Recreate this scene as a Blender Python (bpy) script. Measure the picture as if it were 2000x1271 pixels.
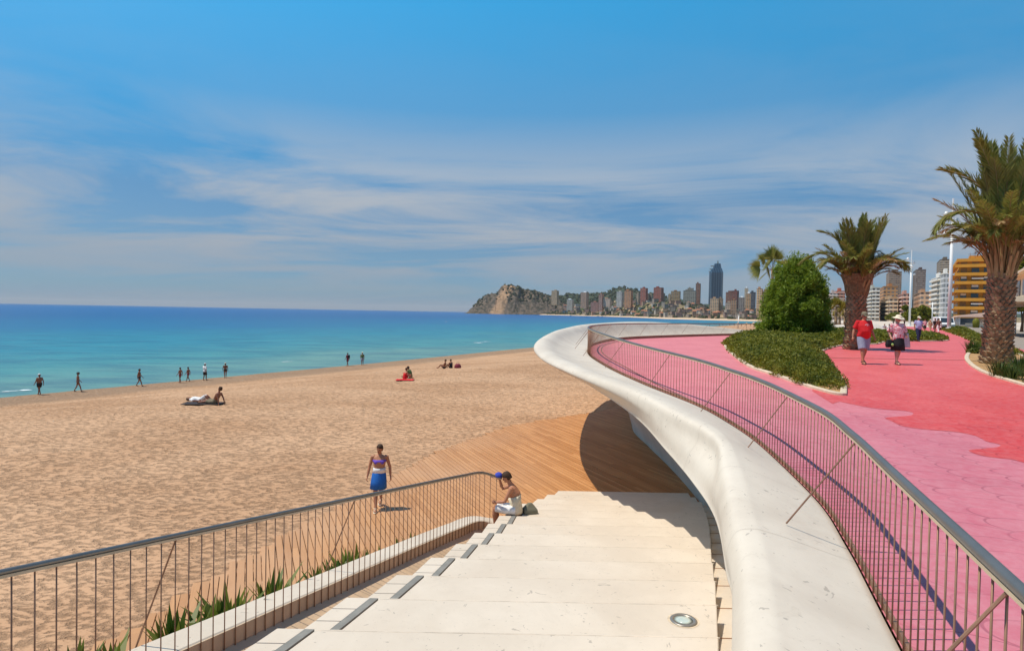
import bpy, bmesh, math, random
import numpy as np
from mathutils import Vector, Matrix, noise
from mathutils.geometry import delaunay_2d_cdt
random.seed(7); R = math.radians
for o in list(bpy.data.objects): bpy.data.objects.remove(o)
SC = bpy.context.scene; COL = SC.collection
# ---------------------------------------------------------------- camera, light, sky
F, CX, CY, HC = 1180.0, 1000.0, 635.5, 7.4
PITCH, ROLL = R(1.218), R(1.044)
cd = bpy.data.cameras.new('camera'); cam = bpy.data.objects.new('camera', cd); COL.objects.link(cam)
cd.sensor_width = 36; cd.sensor_fit = 'HORIZONTAL'; cd.lens = 36*F/2000; cd.clip_start = .05; cd.clip_end = 60000
CM = Matrix.Rotation(R(90)-PITCH, 4, 'X') @ Matrix.Rotation(ROLL, 4, 'Z')
cam.matrix_world = Matrix.Translation((0, 0, HC)) @ CM
SC.camera = cam
SUN_EL, SUN_AZ = R(66), R(-92)          # azimuth clockwise from +Y
sd = bpy.data.lights.new('sun', 'SUN'); sd.energy = 4.3; sd.angle = R(.5); sd.color = (1, .93, .80)
so = bpy.data.objects.new('sun', sd); COL.objects.link(so)
sv = Vector((math.sin(SUN_AZ)*math.cos(SUN_EL), math.cos(SUN_AZ)*math.cos(SUN_EL), math.sin(SUN_EL)))
so.rotation_euler = sv.to_track_quat('Z', 'Y').to_euler(); so.location = (-40, 20, 80)
W = bpy.data.worlds.new('World'); SC.world = W; W.use_nodes = True
def build_world():
    nt = W.node_tree; nt.nodes.clear(); N = nt.nodes.new; L = nt.links.new
    out = N('ShaderNodeOutputWorld'); bg = N('ShaderNodeBackground'); L(bg.outputs[0], out.inputs[0])
    sky = N('ShaderNodeTexSky'); sky.sky_type = 'NISHITA'; sky.sun_disc = False
    sky.sun_elevation = SUN_EL; sky.sun_rotation = SUN_AZ; sky.air_density = 1.0; sky.dust_density = .6; sky.ozone_density = 2.0
    bg.inputs[1].default_value = .1
    tc = N('ShaderNodeTexCoord'); sx = N('ShaderNodeSeparateXYZ'); L(tc.outputs['Generated'], sx.inputs[0])
    # tint of the clear sky by elevation
    rp = N('ShaderNodeValToRGB'); L(sx.outputs[2], rp.inputs[0]); e = rp.color_ramp.elements
    e[0].position = 0; e[0].color = SKY_TINT[0][1]; e[1].position = .85; e[1].color = SKY_TINT[-1][1]
    for p, c in SKY_TINT[1:-1]:
        q = e.new(p); q.color = c
    mul = N('ShaderNodeMix'); mul.data_type = 'RGBA'; mul.blend_type = 'MULTIPLY'; mul.inputs[0].default_value = 1
    L(sky.outputs[0], mul.inputs[6]); L(rp.outputs[0], mul.inputs[7])
    # clouds on a flat layer
    ad = N('ShaderNodeMath'); ad.operation = 'ADD'; ad.inputs[1].default_value = .13; L(sx.outputs[2], ad.inputs[0])
    dx = N('ShaderNodeMath'); dx.operation = 'DIVIDE'; L(sx.outputs[0], dx.inputs[0]); L(ad.outputs[0], dx.inputs[1])
    dy = N('ShaderNodeMath'); dy.operation = 'DIVIDE'; L(sx.outputs[1], dy.inputs[0]); L(ad.outputs[0], dy.inputs[1])
    cb = N('ShaderNodeCombineXYZ'); L(dx.outputs[0], cb.inputs[0]); L(dy.outputs[0], cb.inputs[1])
    mp = N('ShaderNodeMapping'); L(cb.outputs[0], mp.inputs[0]); mp.inputs['Rotation'].default_value = (0, 0, R(14)); mp.inputs['Scale'].default_value = (.62, 1.15, 1); mp.inputs['Location'].default_value = CLOUD_LOC
    n1 = N('ShaderNodeTexNoise'); L(mp.outputs[0], n1.inputs[0]); n1.inputs['Scale'].default_value = .75; n1.inputs['Detail'].default_value = 9; n1.inputs['Roughness'].default_value = .62; n1.inputs['Distortion'].default_value = .9
    n2 = N('ShaderNodeTexNoise'); L(mp.outputs[0], n2.inputs[0]); n2.inputs['Scale'].default_value = .33; n2.inputs['Detail'].default_value = 3
    # veil amount by elevation: none above, strongest low
    vr = N('ShaderNodeValToRGB'); L(sx.outputs[2], vr.inputs[0]); e = vr.color_ramp.elements
    e[0].position = 0; e[0].color = (.32, .32, .32, 1); e[1].position = .46; e[1].color = (0, 0, 0, 1)
    for p, c in ((.04, .60), (.10, .95), (.18, .95), (.235, .55), (.31, .13)):
        q = e.new(p); q.color = (c, c, c, 1)
    # more cloud to the right of the view
    xr = N('ShaderNodeMapRange'); L(sx.outputs[0], xr.inputs[0]); xr.inputs[1].default_value = -.5; xr.inputs[2].default_value = .6; xr.inputs[3].default_value = .05; xr.inputs[4].default_value = .14
    s1 = N('ShaderNodeMath'); s1.operation = 'ADD'; L(n1.outputs[0], s1.inputs[0]); L(xr.outputs[0], s1.inputs[1])
    s2 = N('ShaderNodeMath'); s2.operation = 'MULTIPLY_ADD'; L(n2.outputs[0], s2.inputs[0]); s2.inputs[1].default_value = .5; L(s1.outputs[0], s2.inputs[2])
    cr = N('ShaderNodeMapRange'); cr.interpolation_type = 'SMOOTHSTEP'; L(s2.outputs[0], cr.inputs[0]); cr.inputs[1].default_value = .62; cr.inputs[2].default_value = .97
    bv = N('ShaderNodeMapRange'); L(sx.outputs[2], bv.inputs[0]); bv.inputs[1].default_value = .34; bv.inputs[2].default_value = .05; bv.inputs[3].default_value = 0; bv.inputs[4].default_value = .28
    mxm = N('ShaderNodeMath'); mxm.operation = 'MAXIMUM'; L(cr.outputs[0], mxm.inputs[0]); L(bv.outputs[0], mxm.inputs[1])
    am = N('ShaderNodeMath'); am.operation = 'MULTIPLY'; L(mxm.outputs[0], am.inputs[0]); L(vr.outputs[0], am.inputs[1])
    # grey cloud base to the far right, low
    cm = N('ShaderNodeMix'); cm.data_type = 'RGBA'; cm.inputs[6].default_value = CLOUD_A; cm.inputs[7].default_value = CLOUD_B
    gr = N('ShaderNodeMapRange'); L(sx.outputs[2], gr.inputs[0]); gr.inputs[1].default_value = .22; gr.inputs[2].default_value = .03
    L(gr.outputs[0], cm.inputs[0])
    mx = N('ShaderNodeMix'); mx.data_type = 'RGBA'; L(am.outputs[0], mx.inputs[0]); L(mul.outputs[2], mx.inputs[6]); L(cm.outputs[2], mx.inputs[7])
    L(mx.outputs[2], bg.inputs[0])
SKY_TINT = [(0, (.33, .60, 1.22, 1)), (.03, (.34, .62, 1.0, 1)), (.09, (.29, .60, .88, 1)), (.17, (.24, .66, .93, 1)), (.27, (.24, 1.0, 1.28, 1)), (.46, (.33, 1.66, 1.90, 1)), (.60, (.40, 1.3, 1.6, 1)), (.85, (.75, .9, 1.0, 1))]
CLOUD_A = (4.9, 5.3, 5.8, 1); CLOUD_B = (3.3, 3.7, 4.3, 1); CLOUD_LOC = (1.2, 8.4, 0)
build_world()
SC.render.engine = 'CYCLES'
SC.view_settings.view_transform = 'Standard'; SC.view_settings.look = 'None'; SC.view_settings.exposure = 0; SC.view_settings.gamma = 1
SC.cycles.max_bounces = 6; SC.cycles.transparent_max_bounces = 8
# ---------------------------------------------------------------- pixel <-> place helpers
def hor(px): return 592.2 + .01822*px
def ray(px, py):
    d = CM.to_3x3() @ Vector(((px-CX)/F, -(py-CY)/F, -1)); return d
def PH(px, py, H):           # point on the level H metres below the eye
    d = ray(px, py); t = -H/d.z; return Vector((d.x*t, d.y*t, HC-H))
def PY(px, py, Y):           # point at forward distance Y
    d = ray(px, py); t = Y/d.y; return Vector((d.x*t, Y, HC+d.z*t))
def lerp(a, b, t): return a+(b-a)*t
def interp(tab, x):
    if x <= tab[0][0]:
        (a, p), (b, q) = tab[0], tab[1]; return p+(q-p)*(x-a)/(b-a)
    for (a, p), (b, q) in zip(tab, tab[1:]):
        if x <= b: return p+(q-p)*(x-a)/(b-a)
    (a, p), (b, q) = tab[-2], tab[-1]; return p+(q-p)*(x-a)/(b-a)
def sst(a, b, x):
    t = min(1, max(0, (x-a)/(b-a))); return t*t*(3-2*t)
def floorH(Y): return 2.0-.5*sst(7, 23, Y)
def floor_z(X, Y): return HC-floorH(Y)
SHORE = [(-200, -179), (0, -67.2), (47.7, -40), (81.6, -20.7), (132, 5.6), (225, 52), (430, 140), (750, 310), (1000, 470), (1150, 560)]
def shore_x(Y): return interp(SHORE, Y)
def sand_z(X, Y):
    d = (X-shore_x(Y))*.87
    if d < 0: return max(-3, d*.08)
    h = 2.35*sst(0, 31, d)*.93+.1645*sst(0, 60, d)
    h += .10*math.exp(-((d-21+2*math.sin(Y*.05))/1.6)**2)*(.5+.5*math.sin(Y*.13))
    return h
def hit(px, py, fn):
    d = ray(px, py); t = 1.0; p = Vector((0, 0, HC))
    while t < 3000:
        q = Vector((d.x*t, d.y*t, HC+d.z*t))
        if q.z <= fn(q.x, q.y): break
        t *= 1.01
    a, b = t/1.01, t
    for _ in range(20):
        m = (a+b)/2; q = Vector((d.x*m, d.y*m, HC+d.z*m))
        if q.z <= fn(q.x, q.y): b = m
        else: a = m
    return Vector((d.x*b, d.y*b, HC+d.z*b))
def onfloor(px, py): return hit(px, py, floor_z)
def onsand(px, py): return hit(px, py, sand_z)
def catmull(pts, n):
    P = [Vector(p) for p in pts]; out = []
    for i in range(len(P)-1):
        p0 = P[max(i-1, 0)]; p1 = P[i]; p2 = P[i+1]; p3 = P[min(i+2, len(P)-1)]
        for k in range(n):
            t = k/n
            out.append(.5*((2*p1)+(p2-p0)*t+(2*p0-5*p1+4*p2-p3)*t*t+(3*p1-p0-3*p2+p3)*t*t*t))
    out.append(P[-1]); return out
def resample(pts, step):
    out = [pts[0].copy()]; acc = 0; last = pts[0]
    for p in pts[1:]:
        seg = (p-last).length
        while acc+seg >= step and seg > 0:
            f = (step-acc)/seg; last = last.lerp(p, f); out.append(last.copy()); seg = (p-last).length; acc = 0
        acc += seg; last = p
    return out
# ---------------------------------------------------------------- mesh builder and tagging
class MB:
    def __init__(s): s.v = []; s.f = []
    def face(s, pts):
        b = len(s.v); s.v += [tuple(p) for p in pts]; s.f.append(tuple(range(b, b+len(pts))))
    def box(s, c, d, rz=0, M=None):
        b = len(s.v); cr, sr = math.cos(rz), math.sin(rz)
        for z in (-1, 1):
            for x, y in ((-1, -1), (1, -1), (1, 1), (-1, 1)):
                X, Y = x*d[0]/2, y*d[1]/2
                p = Vector((X*cr-Y*sr, X*sr+Y*cr, z*d[2]/2))
                if M: p = M @ p
                s.v.append(tuple(p+Vector(c)))
        s.f += [(b, b+3, b+2, b+1), (b+4, b+5, b+6, b+7)]+[(b+i, b+(i+1) % 4, b+4+(i+1) % 4, b+4+i) for i in range(4)]
    def loft(s, rings, cap=True, closed=True):
        b = len(s.v); n = len(rings[0])
        for r in rings: s.v += [tuple(p) for p in r]
        for i in range(len(rings)-1):
            for k in range(n if closed else n-1):
                a = b+i*n; q = (k+1) % n
                s.f.append((a+k, a+q, a+n+q, a+n+k))
        if cap and closed:
            s.f.append(tuple(range(b+n-1, b-1, -1))); e = b+(len(rings)-1)*n; s.f.append(tuple(range(e, e+n)))
    def tube(s, path, r, n=8, up=Vector((0, 0, 1)), flat=1):
        path = [Vector(p) for p in path]; rings = []
        for i, p in enumerate(path):
            d = (path[min(i+1, len(path)-1)]-path[max(i-1, 0)]).normalized()
            x = d.cross(up)
            if x.length < 1e-3: x = d.cross(Vector((0, 1, 0)))
            x.normalize(); y = x.cross(d).normalized()
            rr = r[i] if isinstance(r, (list, tuple)) else r
            rings.append([p+x*math.cos(2*math.pi*k/n)*rr+y*math.sin(2*math.pi*k/n)*rr*flat for k in range(n)])
        s.loft(rings)
    def disc(s, c, r, n=24, z=None):
        s.face([(c[0]+r*math.cos(2*math.pi*k/n), c[1]+r*math.sin(2*math.pi*k/n), c[2]) for k in range(n)])
    def ellip(s, c, rad, n=12, m=8, fn=None):
        rings = []
        for i in range(m+1):
            a = -math.pi/2+math.pi*i/m; ring = []
            for k in range(n):
                t = 2*math.pi*k/n; ca = max(math.cos(a), .02)
                p = Vector((math.cos(t)*ca*rad[0], math.sin(t)*ca*rad[1], math.sin(a)*rad[2]))
                if fn: p = fn(p)
                ring.append(p+Vector(c))
            rings.append(ring)
        s.loft(rings)
    def build(s, name, m, parent=None, smooth=False, bevel=0, subsurf=0):
        me = bpy.data.meshes.new(name); me.from_pydata(s.v, [], s.f); me.update()
        return link(name, me, m, parent, smooth, bevel, subsurf)
def link(name, me, m, parent=None, smooth=False, bevel=0, subsurf=0):
    o = bpy.data.objects.new(name, me); COL.objects.link(o)
    if m: me.materials.append(m)
    if smooth: me.polygons.foreach_set('use_smooth', [True]*len(me.polygons))
    if parent: o.parent = parent
    if bevel:
        b = o.modifiers.new('bevel', 'BEVEL'); b.width = bevel; b.segments = 2; b.limit_method = 'ANGLE'
    if subsurf:
        b = o.modifiers.new('sub', 'SUBSURF'); b.levels = subsurf; b.render_levels = subsurf
    return o
def npmesh(name, V, Fc, m, parent=None, smooth=False):
    V = np.asarray(V, dtype=np.float32); Fc = np.asarray(Fc, dtype=np.int32); k = Fc.shape[1]
    me = bpy.data.meshes.new(name); me.vertices.add(len(V)); me.vertices.foreach_set('co', V.ravel())
    me.loops.add(Fc.size); me.loops.foreach_set('vertex_index', Fc.ravel())
    me.polygons.add(len(Fc)); me.polygons.foreach_set('loop_start', np.arange(0, Fc.size, k, dtype=np.int32))
    me.update(calc_edges=True); me.validate()
    return link(name, me, m, parent, smooth)
def grid(name, rows, m, smooth=True, parent=None):     # rows: list of equal-length point lists
    nr, nc = len(rows), len(rows[0]); V = np.array([[tuple(p) for p in r] for r in rows], dtype=np.float32).reshape(-1, 3)
    i = np.arange(nr-1)[:, None]*nc+np.arange(nc-1)[None, :]; i = i.ravel()
    return npmesh(name, V, np.stack([i, i+1, i+nc+1, i+nc], 1), m, parent, smooth)
def sheet(name, poly, dz, m, step=1.0, zf=floor_z, parent=None, thick=0):
    xs = [p[0] for p in poly]; ys = [p[1] for p in poly]; n = len(poly)
    vs = [Vector((p[0], p[1])) for p in poly]; ed = [(i, (i+1) % n) for i in range(n)]
    def inside(x, y):
        c = False
        for i in range(n):
            a, b = poly[i], poly[(i+1) % n]
            if (a[1] > y) != (b[1] > y) and x < (b[0]-a[0])*(y-a[1])/(b[1]-a[1])+a[0]: c = not c
        return c
    y = min(ys)+step/2
    while y < min(max(ys), 60):
        x = min(xs)+step/2
        while x < min(max(xs), 60):
            if inside(x, y): vs.append(Vector((x+random.uniform(-.05, .05)*step, y)))
            x += step*1.7
        y += step
    ov, oe, of, _, _, _ = delaunay_2d_cdt(vs, ed, [], 1, 1e-4)
    mb = MB(); mb.v = [(v.x, v.y, zf(v.x, v.y)+dz) for v in ov]; mb.f = [tuple(f) for f in of]
    if thick:
        P = [Vector((p[0], p[1], zf(p[0], p[1])+dz)) for p in poly]+[Vector((poly[0][0], poly[0][1], zf(*poly[0][:2])+dz))]
        mb.loft([P, [p-Vector((0, 0, thick)) for p in P]], cap=False, closed=False)
    return mb.build(name, m, parent)
def tag(o, label=None, cat=None, group=None, kind=None):
    if label: o['label'] = label
    if cat: o['category'] = cat
    if group: o['group'] = group
    if kind: o['kind'] = kind
    return o
def thing(name, label, cat, loc=(0, 0, 0), rz=0, group=None):
    o = bpy.data.objects.new(name, None); COL.objects.link(o); o.location = loc; o.rotation_euler = (0, 0, rz)
    o.empty_display_size = .1
    return tag(o, label, cat, group)
def dup(root, loc, rz=None, label=None, sc=None):
    r = root.copy(); COL.objects.link(r); r.location = loc
    if rz is not None: r.rotation_euler = (0, 0, rz)
    if sc: r.scale = (sc, sc, sc)
    if label: r['label'] = label
    for ch in list(root.children):
        c = ch.copy(); COL.objects.link(c); c.parent = r
        for g in list(ch.children):
            d = g.copy(); COL.objects.link(d); d.parent = c
    return r
# ---------------------------------------------------------------- materials
def nodes(m):
    nt = m.node_tree; return nt, nt.nodes.new, nt.links.new, nt.nodes['Principled BSDF']
def mat(name, col, rough=.7, var=.12, vs=4, bump=0, bs=40, metal=0, spec=.4, detail=6, col2=None, dist=.02, coord='Object'):
    m = bpy.data.materials.new(name); m.use_nodes = True; nt, N, L, b = nodes(m)
    b.inputs['Roughness'].default_value = rough; b.inputs['Metallic'].default_value = metal; b.inputs['Specular IOR Level'].default_value = spec
    tc = N('ShaderNodeTexCoord')
    if var or col2:
        n = N('ShaderNodeTexNoise'); L(tc.outputs[coord], n.inputs[0]); n.inputs['Scale'].default_value = vs; n.inputs['Detail'].default_value = detail; n.inputs['Roughness'].default_value = .6
        r = N('ShaderNodeValToRGB'); L(n.outputs[0], r.inputs[0]); r.color_ramp.elements[0].position = .32; r.color_ramp.elements[1].position = .68
        c2 = col2 or tuple(min(1, c*(1+var)) for c in col)
        c1 = col if col2 else tuple(c*(1-var) for c in col)
        r.color_ramp.elements[0].color = (*c1, 1); r.color_ramp.elements[1].color = (*c2, 1); L(r.outputs[0], b.inputs['Base Color'])
    else: b.inputs['Base Color'].default_value = (*col, 1)
    if bump:
        n = N('ShaderNodeTexNoise'); L(tc.outputs[coord], n.inputs[0]); n.inputs['Scale'].default_value = bs; n.inputs['Detail'].default_value = 5
        bp = N('ShaderNodeBump'); bp.inputs['Strength'].default_value = bump; bp.inputs['Distance'].default_value = dist; L(n.outputs[0], bp.inputs['Height']); L(bp.outputs[0], b.inputs['Normal'])
    return m
def M_(nt, op, a, b=None, c=None):
    n = nt.nodes.new('ShaderNodeMath'); n.operation = op
    for i, x in enumerate((a, b, c)):
        if x is None: continue
        if isinstance(x, (int, float)): n.inputs[i].default_value = x
        else: nt.links.new(x, n.inputs[i])
    return n.outputs[0]
def mixc(nt, f, a, b, bt='MIX'):
    n = nt.nodes.new('ShaderNodeMix'); n.data_type = 'RGBA'; n.blend_type = bt
    for i, x in ((0, f), (6, a), (7, b)):
        if isinstance(x, (int, float)): n.inputs[i].default_value = x
        elif isinstance(x, tuple): n.inputs[i].default_value = (*x[:3], 1)
        else: nt.links.new(x, n.inputs[i])
    return n.outputs[2]
def noise_(nt, vec, scale, detail=5, rough=.55, dist=0):
    n = nt.nodes.new('ShaderNodeTexNoise'); nt.links.new(vec, n.inputs[0]); n.inputs['Scale'].default_value = scale; n.inputs['Detail'].default_value = detail; n.inputs['Roughness'].default_value = rough; n.inputs['Distortion'].default_value = dist
    return n.outputs[0]
def mrange(nt, v, a, b, c=0, d=1, smooth=True):
    n = nt.nodes.new('ShaderNodeMapRange'); nt.links.new(v, n.inputs[0])
    if smooth: n.interpolation_type = 'SMOOTHSTEP'
    for i, x in enumerate((a, b, c, d)): n.inputs[i+1].default_value = x
    return n.outputs[0]
def newmat(name, rough=.7, spec=.4):
    m = bpy.data.materials.new(name); m.use_nodes = True; nt, N, L, b = nodes(m)
    b.inputs['Roughness'].default_value = rough; b.inputs['Specular IOR Level'].default_value = spec
    tc = N('ShaderNodeTexCoord'); return m, nt, N, L, b, tc.outputs['Object']
def bumpn(nt, b, h, strength, dist, prev=None):
    bp = nt.nodes.new('ShaderNodeBump'); bp.inputs['Strength'].default_value = strength; bp.inputs['Distance'].default_value = dist
    nt.links.new(h, bp.inputs['Height'])
    if prev: nt.links.new(prev, bp.inputs['Normal'])
    nt.links.new(bp.outputs[0], b.inputs['Normal']); return bp.outputs[0]
def sand_mat():
    m, nt, N, L, b, P = newmat('sand', .95, .1)
    mp = N('ShaderNodeMapping'); L(P, mp.inputs[0]); mp.inputs['Rotation'].default_value = (0, 0, R(25)); mp.inputs['Scale'].default_value = (1, 1.7, 1)
    a = noise_(nt, mp.outputs[0], .12, 5); c = noise_(nt, mp.outputs[0], 2.6, 6, .65)
    col = mixc(nt, mrange(nt, a, .35, .65), (.50, .29, .165), (.61, .375, .225))
    sp = N('ShaderNodeSeparateXYZ'); L(P, sp.inputs[0])
    wet = mrange(nt, sp.outputs[2], .55, .12)
    ft = noise_(nt, mp.outputs[0], 4.6, 5, .68, 0)
    pit_shade = M_(nt, 'MULTIPLY', mrange(nt, ft, .60, .645), mrange(nt, noise_(nt, P, .22, 4, .6), .36, .58, .2, 1))
    col = mixc(nt, M_(nt, 'MULTIPLY', pit_shade, .5), col, (.27, .145, .075))  # shading of the footprint hollows painted into the sand colour
    col = mixc(nt, M_(nt, 'MULTIPLY', wet, .75), col, (.30, .20, .13))
    L(col, b.inputs['Base Color'])
    h = M_(nt, 'ADD', M_(nt, 'MULTIPLY', mrange(nt, ft, .45, .72), -1.0), M_(nt, 'MULTIPLY', c, .8))
    bumpn(nt, b, h, .9, .065); return m
def sea_mat():
    m, nt, N, L, b, P = newmat('sea', .12, .5)
    sp = N('ShaderNodeSeparateXYZ'); L(P, sp.inputs[0]); X, Y = sp.outputs[0], sp.outputs[1]
    # signed distance from the near shoreline; the far bay is shallow too
    d = M_(nt, 'MULTIPLY', M_(nt, 'SUBTRACT', M_(nt, 'MULTIPLY_ADD', Y, .53, -66.0), X), .87)
    nz = noise_(nt, P, .01, 4); nb = noise_(nt, P, .05, 4)
    dd = M_(nt, 'ADD', d, M_(nt, 'MULTIPLY_ADD', nz, 120, -60))
    dd = M_(nt, 'ADD', dd, M_(nt, 'MULTIPLY_ADD', nb, 24, -12))
    r = N('ShaderNodeValToRGB'); L(mrange(nt, dd, 0, 900, 0, 1, False), r.inputs[0]); e = r.color_ramp.elements
    e[0].position = 0; e[0].color = (.14, .29, .25, 1); e[1].position = 1; e[1].color = (.0035, .10, .31, 1)
    for p, c in ((.02, (.07, .27, .27)), (.07, (.022, .22, .29)), (.18, (.008, .145, .29)), (.40, (.004, .095, .27))):
        q = e.new(p); q.color = (*c, 1)
    col = r.outputs[0]
    st = N('ShaderNodeMapping'); L(P, st.inputs[0]); st.inputs['Rotation'].default_value = (0, 0, R(-28)); st.inputs['Scale'].default_value = (.35, 1, 1)
    w1 = noise_(nt, st.outputs[0], .22, 6, .65)
    col = mixc(nt, mrange(nt, w1, .38, .66, 0, .45), col, (.008, .06, .14), 'MIX')
    L(col, b.inputs['Base Color'])
    b.inputs['IOR'].default_value = 1.2
    w2 = noise_(nt, st.outputs[0], 1.3, 5, .6); w3 = noise_(nt, st.outputs[0], 5, 3, .5)
    h = M_(nt, 'ADD', M_(nt, 'MULTIPLY', w1, 1.2), M_(nt, 'ADD', M_(nt, 'MULTIPLY', w2, .35), M_(nt, 'MULTIPLY', w3, .06)))
    bumpn(nt, b, h, .8, .5); b.inputs['Roughness'].default_value = .3; return m
def tile_mat(name, cola, colb, line, s=.66, ls=.022, cola2=None, colb2=None, yr=(10, 21)):
    m, nt, N, L, b, P = newmat(name, .55, .35)
    dn = N('ShaderNodeTexNoise'); L(P, dn.inputs[0]); dn.inputs['Scale'].default_value = 1.2
    va = N('ShaderNodeVectorMath'); va.operation = 'MULTIPLY_ADD'; L(dn.outputs['Color'], va.inputs[0]); va.inputs[1].default_value = (.16, .16, 0); L(P, va.inputs[2])
    mp = N('ShaderNodeMapping'); L(va.outputs[0], mp.inputs[0]); mp.inputs['Rotation'].default_value = (0, 0, R(-20)); mp.inputs['Scale'].default_value = (1/s, 2/s, 1)
    sp = N('ShaderNodeSeparateXYZ'); L(mp.outputs[0], sp.inputs[0]); x, y = sp.outputs[0], sp.outputs[1]
    row = M_(nt, 'FLOOR', y); off = M_(nt, 'MULTIPLY', M_(nt, 'MODULO', M_(nt, 'ADD', row, 1000), 2), .5)
    fx = M_(nt, 'SUBTRACT', M_(nt, 'FRACT', M_(nt, 'ADD', M_(nt, 'ADD', x, off), 500)), .5)
    fy = M_(nt, 'MULTIPLY', M_(nt, 'FRACT', M_(nt, 'ADD', y, 1000)), .5)
    rr = M_(nt, 'SQRT', M_(nt, 'ADD', M_(nt, 'MULTIPLY', fx, fx), M_(nt, 'MULTIPLY', fy, fy)))
    ln = mrange(nt, M_(nt, 'ABSOLUTE', M_(nt, 'SUBTRACT', rr, .49)), ls, ls*.35)
    a = noise_(nt, P, .7, 6, .6); sp2 = noise_(nt, P, 9, 5, .7)
    col = mixc(nt, mrange(nt, a, .35, .65), cola, colb)
    cbx = N('ShaderNodeCombineXYZ'); L(M_(nt, 'FLOOR', M_(nt, 'ADD', M_(nt, 'ADD', x, off), 500)), cbx.inputs[0]); L(row, cbx.inputs[1]); L(M_(nt, 'GREATER_THAN', rr, .49), cbx.inputs[2]); wn = N('ShaderNodeTexWhiteNoise'); L(cbx.outputs[0], wn.inputs[0]); col = mixc(nt, M_(nt, 'MULTIPLY', wn.outputs[0], .14), col, tuple(c*.55 for c in cola))
    if cola2:
        s3 = N('ShaderNodeSeparateXYZ'); L(P, s3.inputs[0]); yf = mrange(nt, s3.outputs[1], *yr); col = mixc(nt, yf, col, mixc(nt, mrange(nt, a, .35, .65), cola2, colb2)); ln = M_(nt, 'MULTIPLY', ln, mrange(nt, s3.outputs[1], yr[1], yr[0], .35, 1))
    stn = noise_(nt, P, 2.3, 8, .75)
    col = mixc(nt, mrange(nt, stn, .56, .70, 0, .28), col, tuple(c*.55 for c in cola))
    col = mixc(nt, mrange(nt, sp2, .3, .7, 0, .10), col, (.9, .75, .75))
    brk = mrange(nt, noise_(nt, P, 1.6, 4), .38, .6, .25, 1)
    col = mixc(nt, M_(nt, 'MULTIPLY', M_(nt, 'MULTIPLY', ln, brk), .55), col, line)
    L(col, b.inputs['Base Color']); bumpn(nt, b, M_(nt, 'SUBTRACT', M_(nt, 'MULTIPLY', sp2, .2), ln), .35, .006)
    return m
def white_mat(name, c1, c2, streak=(0, 0)):
    m, nt, N, L, b, P = newmat(name, .55, .35)
    a = noise_(nt, P, .8, 8, .65, .3); g = noise_(nt, P, 14, 6, .7); st = noise_(nt, P, 3.0, 8, .8, 1.2)
    col = mixc(nt, mrange(nt, a, .35, .68), c1, c2)
    col = mixc(nt, mrange(nt, st, .56, .72, 0, .26), col, (.42, .34, .25))
    sc = mrange(nt, noise_(nt, P, 5.5, 3, .5, 2.5), .675, .70)
    col = mixc(nt, M_(nt, 'MULTIPLY', sc, .5), col, (.25, .21, .17)); fs = noise_(nt, P, 1.7, 9, .82, .6); col = mixc(nt, mrange(nt, fs, .50, .66, 0, .10), col, tuple(c*.62 for c in c1)); sk = noise_(nt, P, 30, 3, .6); col = mixc(nt, mrange(nt, sk, .66, .72, 0, .4), col, (.40, .33, .26))
    L(col, b.inputs['Base Color']); bumpn(nt, b, M_(nt, 'ADD', M_(nt, 'MULTIPLY', g, .3), a), .35, .012); return m
def wood_mat():
    m, nt, N, L, b, P = newmat('deck wood', .6, .3)
    ang = math.atan2(.396, .918)
    mp = N('ShaderNodeMapping'); mp.vector_type = 'POINT'; L(P, mp.inputs[0]); mp.inputs['Rotation'].default_value = (0, 0, -ang)
    sp = N('ShaderNodeSeparateXYZ'); L(mp.outputs[0], sp.inputs[0]); s, t = sp.outputs[0], sp.outputs[1]
    si = M_(nt, 'FLOOR', M_(nt, 'DIVIDE', M_(nt, 'ADD', s, .0725), .145))
    w0 = N('ShaderNodeTexWhiteNoise'); w0.noise_dimensions = '1D'; L(si, w0.inputs['W'])
    ti = M_(nt, 'FLOOR', M_(nt, 'ADD', M_(nt, 'DIVIDE', t, 2.4), M_(nt, 'MULTIPLY', w0.outputs[0], 7)))
    cb = N('ShaderNodeCombineXYZ'); L(si, cb.inputs[0]); L(ti, cb.inputs[1])
    w = N('ShaderNodeTexWhiteNoise'); L(cb.outputs[0], w.inputs[0])
    gm = N('ShaderNodeMapping'); L(mp.outputs[0], gm.inputs[0]); gm.inputs['Scale'].default_value = (30, 1.2, 1)
    g = noise_(nt, gm.outputs[0], 1, 5, .6)
    col = mixc(nt, w.outputs[0], (.44, .19, .060), (.63, .31, .12))
    col = mixc(nt, mrange(nt, g, .3, .75, 0, .5), col, (.33, .13, .035))
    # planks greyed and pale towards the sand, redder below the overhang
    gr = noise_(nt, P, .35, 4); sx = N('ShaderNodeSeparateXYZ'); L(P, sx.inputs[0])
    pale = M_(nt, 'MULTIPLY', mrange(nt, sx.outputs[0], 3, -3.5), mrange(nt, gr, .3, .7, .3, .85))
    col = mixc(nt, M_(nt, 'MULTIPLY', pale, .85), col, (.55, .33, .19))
    L(col, b.inputs['Base Color']); bumpn(nt, b, g, .3, .004); return m
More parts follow.
